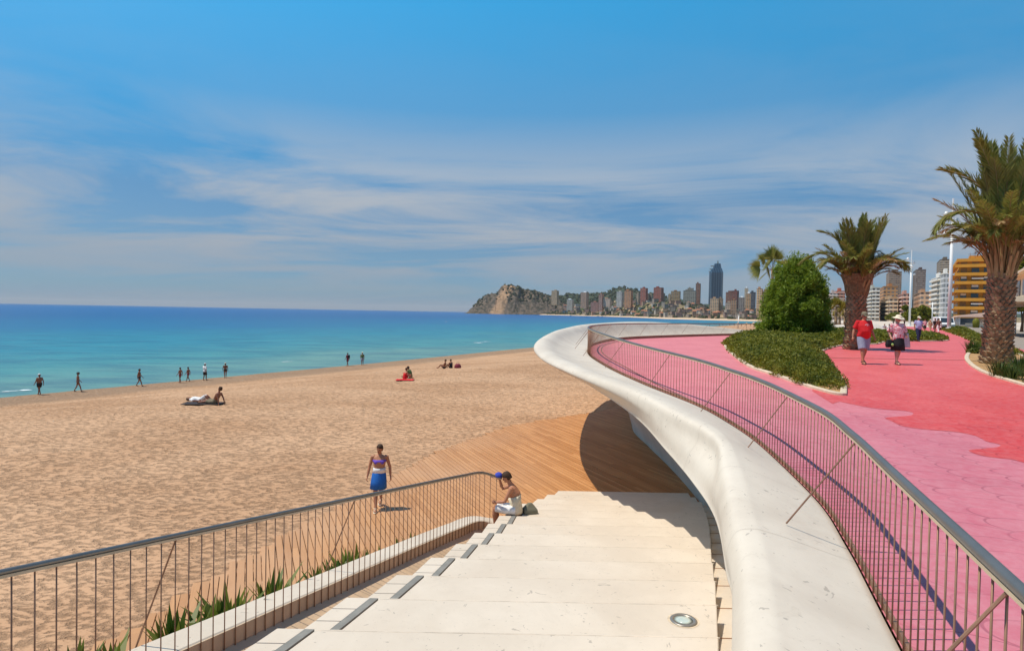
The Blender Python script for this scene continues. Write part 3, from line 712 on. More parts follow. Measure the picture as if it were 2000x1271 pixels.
# dark strip painting the fence-foot shadow gap; inset line on the tip
mb = MB(); rings = []
for p in rb:
    j = 0
    rings.append([p+Vector((0, 0, -.02)), p+Vector((0, 0, .035))])
fr = resample(R0, .4); rings = []
for i, p in enumerate(fr):
    t = (fr[min(i+1, len(fr)-1)]-fr[max(i-1, 0)]); t.z = 0; t.normalize(); n = Vector((t.y, -t.x, 0)); q = p+n*.02
    hh = .05 if p.y < 20 else lerp(.05, .16, sst(20, 40, p.y))
    rings.append([q-n*.012-Vector((0, 0, .02)), q-n*.012+Vector((0, 0, hh)), q+n*.012+Vector((0, 0, hh)), q+n*.012-Vector((0, 0, .02))])
mb.loft(rings); tag(mb.build('edge_strip', MT['steel']), 'dark strip edging the pink paving at the railing foot', 'edging')
mb = MB(); rings = []
seg = [p for p in fr if 11.5 < p.y < 36]
for i, p in enumerate(seg):
    t = (seg[min(i+1, len(seg)-1)]-seg[max(i-1, 0)]); t.z = 0; t.normalize(); n = Vector((t.y, -t.x, 0)); q = p+n*(.04+.52*sst(11, 19, p.y)); q.z = floor_z(0, q.y)+.012
    rings.append([q-n*.02, q+n*.02])
mb.loft(rings, cap=False, closed=False); o = mb.build('drain_line', MT['steel']); tag(o, 'narrow dark drain slot following the curve of the terrace tip', 'drain')
# ================================================================ second wave wall beyond
def wall2():
    path = catmull([Vector((x, y, 0)) for x, y in XL2[:9]], 10); rings = []
    for i, p in enumerate(path):
        t = (path[min(i+1, len(path)-1)]-path[max(i-1, 0)]).normalized(); n = Vector((-t.y, t.x, 0)); L = i/len(path)
        h = .12+.75*sst(58, 74, p.y)*(1-.6*sst(110, 160, p.y)); w = .6+1.3*sst(56, 70, p.y)
        z = floor_z(0, p.y)
        rings.append([p+Vector((0, 0, z+.05)), p+n*w*.5+Vector((0, 0, z+h*.5)), p+n*w*.9+Vector((0, 0, z+h)), p+n*(w+.12)+Vector((0, 0, z+h-.08)), p+n*(w+.1)+Vector((0, 0, z+h-.4)), p+n*w*.2+Vector((0, 0, z-1.4)), p+Vector((0, 0, z-4))])
    o = grid('curved_parapet', rings, MT['lip']); tag(o, 'white concrete wave parapet farther off, behind the middle palm and the walkers', 'parapet')
wall2()
# ================================================================ leaves
def leafquads(C, size, rng, flat=.0, aspect=1.8):
    """C (n,3) centres -> V,F of randomly turned diamond leaves"""
    n = len(C); a = rng.normal(size=(n, 3)); a[:, 2] += flat; a /= np.linalg.norm(a, axis=1)[:, None]
    b = rng.normal(size=(n, 3)); b -= (b*a).sum(1)[:, None]*a; b /= np.linalg.norm(b, axis=1)[:, None]; c = np.cross(a, b)
    s = (size*(.6+.8*rng.random(n)))[:, None] if not np.isscalar(size) else (size*(.6+.8*rng.random((n, 1))))
    V = np.stack([C+b*s*aspect/2, C+c*s/2, C-b*s*aspect/2, C-c*s/2], 1).reshape(-1, 3)
    return V, np.arange(4*n).reshape(-1, 4)
def clumps(centres, radii, per, size, rng, squash=.8, asp=1.8, pw=.4):
    C = []
    for c, r in zip(centres, radii):
        d = rng.normal(size=(per, 3)); d /= np.linalg.norm(d, axis=1)[:, None]; rr = r*rng.random((per, 1))**pw
        q = d*rr; q[:, 2] *= squash; C.append(q+np.array(c))
    C = np.concatenate(C); return leafquads(C, size, rng, aspect=asp)
def inpoly(poly, x, y):
    c = False; n = len(poly)
    for i in range(n):
        a, b = poly[i], poly[(i+1) % n]
        if (a[1] > y) != (b[1] > y) and x < (b[0]-a[0])*(y-a[1])/(b[1]-a[1])+a[0]: c = not c
    return c
def edist(poly, x, y):
    m = 9e9; n = len(poly)
    for i in range(n):
        ax, ay = poly[i]; bx, by = poly[(i+1) % n]; dx, dy = bx-ax, by-ay; L = dx*dx+dy*dy+1e-9
        t = max(0, min(1, ((x-ax)*dx+(y-ay)*dy)/L)); m = min(m, math.hypot(x-ax-t*dx, y-ay-t*dy))
    return m
def hedge(poly, label, hmax, dens, seed, skip=None):
    rng = np.random.default_rng(seed); rnd = random.Random(seed); C = []; S = []
    xs = [p[0] for p in poly]; ys = [p[1] for p in poly]
    step = .34; y = min(ys)
    pl = poly[::2]
    while y < max(ys):
        x = min(xs)
        while x < max(xs):
            px, py = x+rnd.uniform(-.2, .2), y+rnd.uniform(-.2, .2)
            if inpoly(pl, px, py) and not (skip and skip(px, py)):
                e = edist(pl, px, py)
                if e > .18:
                    h = hmax*min(1, .45+e*.55)*(.72+.5*(noise.noise(Vector((px*.55, py*.55, seed)))+.5)*.9+.15*rnd.random()); z0 = floor_z(px, py)+.03
                    D = math.hypot(px, py); sz = max(.028, D*.0017); n = int(4.2*dens*min(1, (15/D)**1.1)*(step/.34)**2)+6
                    r = .30+.1*rnd.random()
                    d = rng.normal(size=(n, 3)); d /= np.linalg.norm(d, axis=1)[:, None]; d[:, 2] = np.abs(d[:, 2])
                    q = d*(.65+.4*rng.random((n, 1)))*np.array([r, r, h*.98]); q += np.array([px, py, z0]); q[:, 2] = np.maximum(q[:, 2], z0+.02)
                    C.append(q); S.append(np.full(n, sz))
            x += step
        y += step*(1 if y < 30 else 1.3)
    C = np.concatenate(C); V, Fc = leafquads(C, np.concatenate(S), rng, flat=.5, aspect=2.6)
    o = npmesh('hedge', V, Fc, MT['hedge']); tag(o, label, 'hedge', kind='stuff'); return o
def tree(name, label, cat, loc, R_, H, per=260, seed=1, m='bush', trunk_h=None, size=.12, nclump=30, group=None, stems=4, squash=.8, base=.15, asp=1.8, pw=.4, wisps=0):
    t = thing(name, label, cat, loc, 0, group); rng = np.random.default_rng(seed); rnd = random.Random(seed)
    cs, rs = [], []; mb = MB(); th = trunk_h if trunk_h is not None else H*base
    for i in range(nclump):
        a = rnd.uniform(0, 6.283); el = rnd.uniform(0, 1); r = R_*math.sqrt(rnd.random())*.85*(1-.55*max(0, (el-.55)/.45))
        if el < .2: r *= .75
        cs.append((r*math.cos(a), r*math.sin(a), th+(H-th)*(.08+.84*el))); rs.append(R_*rnd.uniform(.24, .40))
    if wisps:
        for i in range(wisps):
            a = rnd.uniform(0, 6.283); el = rnd.uniform(.05, 1); rr_ = R_*(1-.75*max(0, (el-.5)/.5)**1.5)*rnd.uniform(.75, 1.12); cs.append((rr_*math.cos(a), rr_*math.sin(a), th+(H-th)*el*rnd.uniform(.95, 1.06))); rs.append(R_*rnd.uniform(.18, .36))
    V, Fc = clumps(cs, rs, per, size, rng, squash, asp, pw); npmesh('crown', V, Fc, MT[m], t)
    for k in range(stems):
        a = k*6.283/stems+.4; c = cs[(k*5) % len(cs)]
        mb.tube([(.06*R_*math.cos(a), .06*R_*math.sin(a), -.1), (.15*c[0], .15*c[1], th*.9), (.55*c[0], .55*c[1], lerp(th, c[2], .5)), (c[0]*.9, c[1]*.9, c[2])], [.05*R_, .04*R_, .025*R_, .008*R_], 6)
    mb.build('trunk', MT['stem'], t, smooth=True); return t
def not_near_palm(px, py): return math.hypot(px-16.75, py-29.5) < .9
hedge(BL, 'dense low green shrubs filling the bed between the fence and the red paving', .52, 95, 3, not_near_palm)
# darker rounded shrubs at the near tip
# ================================================================ palms
class Leaf:
    def __init__(s): s.V = []; s.F = []
    def blade(s, p, d, w, L, wid, droop=0):
        q = p+d*L*.5+Vector((0, 0, -droop*.3)); e = p+d*L+Vector((0, 0, -droop)); b = len(s.V)
        s.V += [tuple(p), tuple(q+w*wid/2), tuple(e), tuple(q-w*wid/2)]; s.F.append((b, b+1, b+2, b+3))
def frond(lf, rb_, base, az, t0, t1, L, leafL, rnd, start=.22, pw=1.4, density=15, rad=.022, wid=.04):
    n = 16; p = Vector(base); path = [p.copy()]; dirs = []
    az2 = az
    for i in range(n):
        t = i/(n-1); th = t0+(t1-t0)*t**pw; az2 += rnd.uniform(-.03, .03)
        d = Vector((math.sin(th)*math.cos(az2), math.sin(th)*math.sin(az2), math.cos(th))); dirs.append(d); p = p+d*L/n; path.append(p.copy())
    rb_.tube(path, [rad*(1-.8*i/n) for i in range(n+1)], 4)
    side0 = Vector((-math.sin(az), math.cos(az), 0)); N = int(L*density)
    for k in range(N):
        t = start+(1-start)*k/N; i = min(n-1, int(t*n)); f = t*n-i; q = path[i].lerp(path[i+1], f); d = dirs[i]; up = side0.cross(d)
        if up.z < 0 and d.z > 0: up = -up
        prof = leafL*(.45+.75*math.sin(math.pi*min(1, (t-start)/(1-start)*.85+.12)))
        for s in (-1, 1):
            sp = rnd.uniform(.45, .75); v = rnd.uniform(-.1, .35)
            dd = (d*1.0+side0*s*sp+up*v).normalized(); w = dd.cross(up).normalized()
            w = (w+up*rnd.uniform(-.6, .6)).normalized()
            lf.blade(q, dd, w, prof*rnd.uniform(.8, 1.1), wid*rnd.uniform(.8, 1.2), droop=.12*prof*(1-d.z))
def palm_trunk(parent, H, r0, r1, lean=(0, 0)):
    mb = MB(); rings = []; n = 18; m = 12
    for i in range(m+1):
        t = i/m; r = lerp(r0, r1, t)*(1+.10*math.exp(-t*9)); rings.append([(lean[0]*t+r*.92*math.cos(6.283*k/n), lean[1]*t+r*.92*math.sin(6.283*k/n), H*t-.1*(1-t)) for k in range(n)])
    mb.loft(rings)
    rnd = random.Random(4); rows = int(H/.115); per = 15
    for j in range(rows):
        t = (j+.5)/rows; r = lerp(r0, r1, t)*(1+.10*math.exp(-t*9))
        for k in range(per):
            a = 6.283*(k+.5*(j % 2))/per+rnd.uniform(-.07, .07); z = H*t+rnd.uniform(-.03, .03); w = 6.283*r/per*.52; h = .115
            c = Vector((lean[0]*t+math.cos(a)*r*.88, lean[1]*t+math.sin(a)*r*.88, z)); o = Vector((math.cos(a), math.sin(a), 0)); s = Vector((-o.y, o.x, 0)); out = rnd.uniform(.08, .17)*r/.5
            tip = c+o*out+Vector((0, 0, h*rnd.uniform(.5, 1.0)))
            b = len(mb.v); mb.v += [tuple(c-Vector((0, 0, h))), tuple(c+s*w), tuple(c+Vector((0, 0, h*.9))), tuple(c-s*w), tuple(tip+s*w*.45), tuple(tip-s*w*.45)]
            mb.f += [(b, b+1, b+4), (b, b+4, b+5), (b, b+5, b+3), (b+1, b+2, b+4), (b+2, b+5, b+4), (b+2, b+3, b+5)]
    mb.build('trunk', MT['bark'], parent)
def date_palm(name, label, loc, H, r0, r1, arcs, net, seed, crownL=3.1, lean=(0, 0), group=None):
    t = thing(name, label, 'palm tree', loc, 0, group); rnd = random.Random(seed)
    palm_trunk(t, H, r0, r1, lean); top = Vector((lean[0], lean[1], H))
    # bundle of cut stalks
    mb = MB()
    for k in range(46):
        a = rnd.uniform(0, 6.283); rr = r1*rnd.uniform(.45, .95); h = rnd.uniform(.7, 1.5); fl = rnd.uniform(.05, .35)
        p = top+Vector((math.cos(a)*rr, math.sin(a)*rr, -.1)); q = p+Vector((math.cos(a)*fl, math.sin(a)*fl, h))
        mb.tube([p, p.lerp(q, .5)+Vector((math.cos(a), math.sin(a), 0))*-.02, q], [.07, .05, .03], 5)
    mb.build('stalks', MT['tie'], t)
    lf, rbm = Leaf(), MB(); dl, drb = Leaf(), MB()
    for k in range(62):      # upright bundled fronds
        a = rnd.uniform(0, 6.283); rr = r1*rnd.uniform(.1, .75); b = top+Vector((math.cos(a)*rr, math.sin(a)*rr, .1))
        frond(lf, rbm, b, a, rnd.uniform(.02, .22), rnd.uniform(.1, .6), crownL*rnd.uniform(.72, 1.12), .42, rnd, start=.36, density=20)
    for k in range(52):      # middling fronds spreading
        a = rnd.uniform(0, 6.283); rr = r1*rnd.uniform(.5, .9); b = top+Vector((math.cos(a)*rr, math.sin(a)*rr, .1))
        frond(lf if k % 5 else dl, rbm, b, a, rnd.uniform(.15, .4), rnd.uniform(.9, 2.0), crownL*rnd.uniform(.5, .85), .38, rnd, start=.36, density=18)
    for k in range(26):      # ragged hanging dry leaves
        a = rnd.uniform(0, 6.283); b = top+Vector((math.cos(a)*r1*.8, math.sin(a)*r1*.8, rnd.uniform(.7, 1.7)))
        frond(dl if k % 2 else lf, drb, b, a, rnd.uniform(.5, .9), rnd.uniform(1.8, 2.8), rnd.uniform(.6, 1.15), .30, rnd, start=.2, density=20)
    for (a, t0, t1, L, z) in arcs:
        b = top+Vector((math.cos(a)*r1*.5, math.sin(a)*r1*.5, z)); frond(lf, rbm, b, a, t0, t1, L, .48, rnd, start=.25, pw=1.0, density=30, rad=.03, wid=.05)
    npmesh('crown', lf.V, lf.F, MT['palm'], t); npmesh('dry_leaves', dl.V, dl.F, MT['dry'], t)
    rbm.build('leaf_ribs', MT['dry'], t)
    if net:
        mb = MB(); rings = []; n = 60
        for i in range(7):
            u = i/6; r = lerp(r1*1.0, r1*1.62, u)+.02*math.sin(9*u); rings.append([(top.x+(r+(.045 if k % 2 else 0)*(.6+.4*math.sin(k*1.7)))*math.cos(6.283*k/n), top.y+(r+(.045 if k % 2 else 0)*(.6+.4*math.sin(k*1.7)))*math.sin(6.283*k/n), top.z-.12+1.05*u) for k in range(n)])
        mb.loft(rings, cap=False); mb.build('wrap_net', MT['net'], t)
    return t
MT['palmy'] = leaf_mat('yellow palm leaves', (.16, .15, .02), (.34, .26, .04)); MT['net'] = mat('brown wrap netting', (.13, .08, .035), .95, .3, 9, .5, 60, col2=(.30, .19, .09))
PI = math.pi
pl = onfloor(1945, 712); g = 'transplanted date palms with tied crowns'
date_palm('date_palm', 'tall thick date palm with rough bark at the right edge of the promenade', (pl.x, pl.y, pl.z), 3.15, .42, .39,
    [(PI*.98, .35, 2.75, 2.9, 1.4), (PI*.93, .3, 1.35, 2.6, 2.1), (PI*1.1, .15, .85, 3.0, 1.9), (PI*1.02, .1, .5, 3.1, 2.0), (PI*1.25, .2, 2.3, 1.9, .8), (PI*.75, .2, 2.2, 1.9, 1.0), (PI*1.7, .3, 1.9, 3.2, .8), (.1, .2, 2.2, 3.4, .8), (.5, .1, 1.3, 3.6, 1)], False, 11, 4.1, (.12, 0), g)
pm = onfloor(1668, 682.5)
date_palm('date_palm', 'date palm wrapped in a brown net band, rising behind the man in red', (pm.x, pm.y, pm.z), 2.75, .44, .42,
    [(PI*.97, .45, 2.3, 3.0, 1.0), (PI*1.08, .35, 2.4, 2.6, .8), (PI*.9, .2, 1.3, 2.4, 1.4), (-.05, .55, 2.5, 2.7, 1.1), (-.3, .4, 2.4, 2.2, .9), (PI*1.3, .3, 1.9, 2.0, .8)], True, 5, 3.3, (.06, 0), g)
def fan_palm(name, label, loc, H, r, L, seed, n=22, group=None, m='palm'):
    t = thing(name, label, 'palm tree', loc, 0, group); rnd = random.Random(seed); mb = MB()
    mb.tube([(0, 0, -.2), (.03, 0, H*.5), (0, 0, H)], [r*1.25, r, r*.8], 10); mb.build('trunk', MT['bark'], t, smooth=True)
    lf = Leaf(); rbm = MB()
    for k in range(n):
        a = 6.283*k/n*2.4+rnd.uniform(-.2, .2); th = rnd.uniform(.0, 1.85)**1.0; st = L*rnd.uniform(.4, .6)
        d = Vector((math.sin(th)*math.cos(a), math.sin(th)*math.sin(a), math.cos(th))); b = Vector((0, 0, H)); e = b+d*st; rbm.tube([b, e], .012+.01*r, 4)
        s = Vector((-math.sin(a), math.cos(a), 0)); ph = rnd.uniform(-1.3, 1.3); s = (s*math.cos(ph)+s.cross(d)*math.sin(ph)).normalized()
        for j in range(19):
            f = (j-9)/9*1.25; dd = (d*math.cos(f)+s*math.sin(f)).normalized(); w = dd.cross(s.cross(d)).normalized()
            lf.blade(e, dd, w, L*.55*rnd.uniform(.85, 1.1), .055*L, droop=.12*L*(.3+abs(f)*.4))
    npmesh('crown', lf.V, lf.F, MT[m], t); rbm.build('leaf_stalks', MT['stem'], t); return t
def PB(px, py_top, Y, zb):           # base point on level zb under pixel, plus height to py_top
    a = PY(px, py_top, Y); return (a.x, a.y, zb), a.z-zb
b, h = PB(1509, 526, 55, 5.2); fan_palm('fan_palm', 'slim green fan palm rising behind the bush', b, h, .16, 2.2, 3, 20)
for i, (px, Y, yt) in enumerate(((1573, 62, 612), (1588, 64, 610), (1601, 66, 608))):
    b, h = PB(px, yt, Y, 4.6); fan_palm('fan_palm', ['fan palm trunk seen just right of the bush stem', 'middle fan palm of the three half hidden behind the bush', 'fan palm trunk at the right side of the bush, in front of the beach'][i], b, h, .22, 1.3, 20+i, 14, 'fan palms behind the bush')
for i, (px, Y, yt, L) in enumerate(((1633, 95, 604, 2.0), (1651, 98, 606, 1.5), (1640, 118, 612, 1.3))):
    b, h = PB(px, yt, Y, 4.0); fan_palm('young_palm', ['golden-green young palm left of the netted palm trunk', 'small yellowish palm close beside the netted palm trunk', 'smallest young palm standing between two others on the beach'][i], b, h, .28, L, 30+i, 30, 'young palms on the beach', m='palmy')

b0 = onfloor(1541, 653); 
tree('bush_tree', 'large feathery green bush growing from the hedge bed', 'tree', (PY(1556, 600, 42).x, 42, 5.9), 1.85, 5.2, 800, 9, 'bush', .35, .055, 70, None, 6, 1.35, asp=4.6, pw=1.15, wisps=130)
b1 = PY(1498, 640, 50); tree('shrub', 'small loose green shrub at the left foot of the big bush', 'shrub', (b1.x, 50, 5.6), .95, 1.4, 260, 12, 'bush', .1, .13, 10)
b1 = PY(1483, 640, 52); tree('shrub', 'sparse thin shrub beside the white parapet, leftmost of the planting', 'shrub', (b1.x, 52, 5.3), .6, 2.0, 60, 13, 'bush', .1, .12, 9)
# right bed: grassy clumps
def grass_clump(name, label, cat, loc, n, H, spread, w, m, seed, group=None, lean=.6):
    rnd = random.Random(seed); lf = Leaf()
    for k in range(n):
        a = rnd.uniform(0, 6.283); th = rnd.uniform(0, lean); r = spread*.35*rnd.random()
        p = Vector((r*math.cos(a), r*math.sin(a), 0)); d = Vector((math.sin(th)*math.cos(a), math.sin(th)*math.sin(a), math.cos(th)))
        ws = Vector((-math.sin(a), math.cos(a), 0)); h = H*rnd.uniform(.55, 1.05); b = len(lf.V); q = p+d*h*.55; e = p+d*h+Vector((math.cos(a), math.sin(a), -.4))*h*.22*th
        lf.V += [tuple(p-ws*w*.35), tuple(p+ws*w*.35), tuple(q+ws*w*.5), tuple(q-ws*w*.5), tuple(e)]; lf.F += [(b, b+1, b+2, b+3), (b+3, b+2, b+4)]
    mb = MB(); mb.v = lf.V; mb.f = lf.F; o = mb.build(name, MT[m]); o.location = loc; return tag(o, label, cat, group)
GL = [(1898, 690, .55, 'spiky dark grass clump left of the thick palm trunk'), (1952, 737, .42, 'round grass tuft in front of the thick palm trunk'), (1993, 736, .62, 'tall grass clump at the right frame edge'), (1975, 742, .35, 'low grass tuft between two clumps near the kerb'), (2018, 752, .5, 'outermost grass clump of the right bed')]
for i, (px, py, h, lab) in enumerate(GL):
    p = onfloor(px, py); grass_clump('grass_clump', lab, 'grass clump', (p.x, p.y, p.z+.04), 170, h*1.25, .7, .022, 'grass', 40+i, 'grass clumps round the thick palm')
def strip_ok(px, py): return py < 27
hedge(BR, 'low dark green ground cover along the right kerb towards the lamp posts', .45, 60, 8, strip_ok)
# sword-leaved plants outside the left parapet
op = offs(PP, .62)
rnd = random.Random(2); PL = []
def plant_at(px, py, n, H, seed, lab):
    # find the planter point nearest to the viewing ray
    d = ray(px, py); best = None
    for p in op:
        z = pz(p)-.42; t = (p.y/d.y); q = Vector((d.x*t, p.y, HC+d.z*t)); e = abs(q.x-p.x)
        if best is None or e < best[0]: best = (e, p, z)
    p = best[1]; return grass_clump('sword_plant', lab, 'plant', (p.x, p.y, best[2]), n, H, .28, .075, 'agave', seed, 'sword-leaved plants along the parapet', .75)
for i, (px, py, H, n, lab) in enumerate([(160, 1300, .92, 20, 'sword-leaved plant lowest in the bottom left corner'), (215, 1280, .85, 16, 'sword-leaved plant just right of the one in the bottom left corner'),
    (330, 1235, .95, 24, 'broad sword-leaved plant at the left end of the middle clump'), (372, 1218, .85, 20, 'second sword-leaved plant from the left in the middle clump'), (425, 1190, 1.0, 24, 'green sword-leaved plant in the middle of the middle clump'), (462, 1178, .95, 24, 'bushy sword-leaved plant right of centre in the middle clump'), (508, 1155, 1.15, 20, 'tallest sword-leaved plant at the right end of the middle clump'),
    (620, 1122, .72, 22, 'pale sword-leaved plant starting the far clump'), (652, 1108, .78, 22, 'sword-leaved plant second along the far clump'), (684, 1092, .9, 22, 'sword-leaved plant in the middle of the far clump'), (712, 1080, .85, 16, 'sword-leaved plant with upright tips in the far clump'), (752, 1066, .6, 14, 'small yellowish plant near the middle of the parapet'), (782, 1056, .62, 14, 'small plant farther along the parapet'), (808, 1046, .65, 14, 'last small plant where the parapet nears its bend')]):
    plant_at(px, py, int(n*1.5), H*.60, 60+i, lab)
# ================================================================ far town: hills, headland, buildings
FSH = [(1040, 2700), (1060, 2500), (1090, 2400), (1150, 2150), (1250, 1560), (1300, 1230), (1400, 1090), (1480, 1030), (1600, 1110), (2400, 1110)]
RID1 = [(1040, 601), (1060, 599), (1100, 598), (1150, 596), (1175, 590), (1210, 586), (1240, 589), (1290, 589), (1330, 592), (1380, 601), (1430, 607), (1480, 611), (1600, 616), (2400, 628)]
RID2 = [(1040, 592), (1060, 586), (1090, 580.5), (1110, 578), (1150, 576.5), (1180, 575), (1196, 567.5), (1208, 564), (1222, 564), (1240, 568.5), (1260, 575), (1300, 584), (1350, 591), (1400, 598), (1480, 604), (1600, 608), (2400, 620)]
def hgt(px, py, Y): return HC+(hor(px)-py)/F*Y
def terr(px, Y):
    zs = interp(FSH, px); d = Y-zs
    if d < 0: return -2
    z = 1.5*sst(0, 12, d)+1.2*sst(12, 60, d); h1 = hgt(px, interp(RID1, px), zs+380)-3; h2 = hgt(px, interp(RID2, px), 3600)
    z += max(0, h1)*sst(45, 380, d)
    z = lerp(z, h1+3, sst(380, 700, d)*.3)
    if Y > 2500: z = lerp(z, h2, sst(2550, 3550, Y))
    nz = noise.noise(Vector((px*.05, Y*.006, 3)))+.5*noise.noise(Vector((px*.13, Y*.02, 7)))
    return z+nz*min(8, max(0, d-60)*.03)+(nz*9 if Y > 2600 else 0)
def XP(px, Y): return (px-CX)/F*Y
rows = []
for j in range(46):
    r = []
    for i in range(150):
        px = 1042+i*(900/149) if i < 149 else 2300
        zs = interp(FSH, px); t = j/45
        d = [-20, 0, 10, 25, 45, 70][j] if j < 6 else 70+(j-5)**1.9*1.2+ (0 if j < 30 else (j-29)*110)
        Y = zs+d; r.append((XP(px, Y), Y, terr(px, Y)))
    rows.append(r)
m, nt, N, L, b, P = newmat('hill ground', .95, .1)
a = noise_(nt, P, .012, 8, .7); sp = N('ShaderNodeSeparateXYZ'); L(P, sp.inputs[0])
c = mixc(nt, mrange(nt, a, .44, .62), (.07, .08, .03), (.40, .28, .17)); far = mrange(nt, sp.outputs[1], 2300, 2900)
c = mixc(nt, far, c, mixc(nt, mrange(nt, a, .4, .7), (.03, .055, .03), (.09, .09, .055)))
c = mixc(nt, mrange(nt, sp.outputs[2], 4.0, 2.6), c, (.62, .45, .30)); L(c, b.inputs['Base Color']); MT['hill'] = m
grid('hills', rows, MT['hill'])['kind'] = 'structure'
# headland
HT = [(908, 610.5), (915, 606), (925, 597), (935, 585.5), (943, 579), (950, 575.5), (962, 573), (970, 572), (974, 565), (979, 558.5), (986, 556.5), (996, 557), (1003, 559), (1020, 564.5), (1040, 569), (1052, 571), (1063, 575), (1080, 580), (1100, 590), (1115, 600), (1125, 610.5)]
rows = []
for j in range(60):
    r = []
    for i in range(150):
        px = 907+i*(222/149); t = j/59; Y = 2560+t*420; top = max(1, hgt(px, interp(HT, px), 2740))
        sh = sst(0, .42, t)**.75 if t < .43 else 1-sst(.5, 1, t)*.8
        n = noise.noise(Vector((px*.06, t*3, 1)))*.5+noise.noise(Vector((px*.2, t*8, 4)))*.3+abs(noise.noise(Vector((px*.09, t*1.5, 9))))*.5
        edge = min(1, (px-907)/10)*min(1, (1129-px)/10)
        z = top*sh*(1+(n-.25)*.55*(1-sst(.3, .43, t)) if t < .43 else 1)
        r.append((XP(px, 2740)+(n*14), Y, z*edge+(n*1.5 if t > .05 else 0)-(2.5 if t < .02 else 0)))
    rows.append(r)
m, nt, N, L, b, P = newmat('headland rock', .95, .1)
a = noise_(nt, P, .02, 9, .7, .6); c2 = noise_(nt, P, .07, 6, .7); g = N('ShaderNodeNewGeometry'); sn = N('ShaderNodeSeparateXYZ'); L(g.outputs['Normal'], sn.inputs[0]); sp = N('ShaderNodeSeparateXYZ'); L(P, sp.inputs[0])
c = mixc(nt, mrange(nt, c2, .38, .6), (.045, .045, .032), (.17, .125, .092))
mp = N('ShaderNodeMapping'); L(P, mp.inputs[0]); mp.inputs['Location'].default_value = (92, 0, -55); mp.inputs['Rotation'].default_value = (0, R(-32), 0); mp2 = N('ShaderNodeSeparateXYZ'); L(mp.outputs[0], mp2.inputs[0])
band = M_(nt, 'MULTIPLY', mrange(nt, M_(nt, 'ABSOLUTE', M_(nt, 'ADD', M_(nt, 'SUBTRACT', M_(nt, 'ADD', sp.outputs[0], 70), M_(nt, 'MULTIPLY', sp.outputs[2], .42)), M_(nt, 'MULTIPLY_ADD', a, 50, -25))), 34, 16), mrange(nt, c2, .3, .55, .4, 1))
c = mixc(nt, M_(nt, 'MULTIPLY', band, .7), c, (.50, .30, .17)); L(c, b.inputs['Base Color']); bumpn(nt, b, a, .6, 12); MT['headland'] = m
grid('headland', rows, MT['headland'])['kind'] = 'structure'
# woods on the slopes: one mass of small crowns
def ico_blobs(C, S, rng):
    bm = bmesh.new(); bmesh.ops.create_icosphere(bm, subdivisions=1, radius=1); v0 = np.array([v.co[:] for v in bm.verts]); f0 = np.array([[v.index for v in f.verts] for f in bm.faces]); bm.free()
    V = []; Fc = []
    for i, (c, s) in enumerate(zip(C, S)):
        v = v0*(1+.35*rng.normal(size=(len(v0), 1)))*np.array([s, s, s*.8]); V.append(v+np.array(c)); Fc.append(f0+i*len(v0))
    return np.concatenate(V), np.concatenate(Fc)
rng = np.random.default_rng(5); rnd = random.Random(5); C = []; S = []
for k in range(3000):
    px = rnd.uniform(1046, 1500); zs = interp(FSH, px); d = rnd.uniform(62, 620)**1.0; Y = zs+d
    if noise.noise(Vector((px*.045, Y*.01, 2))) < -.02-.25*(d < 200): continue
    s = rnd.uniform(1.8, 4.4)*(1.3 if Y > 2000 else 1); C.append((XP(px, Y), Y, terr(px, Y)+s*.3)); S.append(s)
for k in range(700):
    px = rnd.uniform(1046, 1320); Y = rnd.uniform(2700, 3600); s = rnd.uniform(6, 12); C.append((XP(px, Y), Y, terr(px, Y))); S.append(s)
for k in range(500):
    px = rnd.uniform(925, 1110); t = rnd.uniform(.2, .5); j = int(t*59); i = int((px-907)/(222/149)); q = rows[j][i]; s = rnd.uniform(3, 6.5)
    if 945 < px < 990 and rnd.random() < .8: continue
    C.append((q[0], q[1], q[2])); S.append(s)
V, Fc = ico_blobs(C, S, rng); MT['woods'] = leaf_mat('far woods', (.028, .045, .014), (.075, .085, .030)); tag(npmesh('woods', V, Fc, MT['woods']), 'dark trees covering the slopes of the far shore', 'woods', kind='stuff')
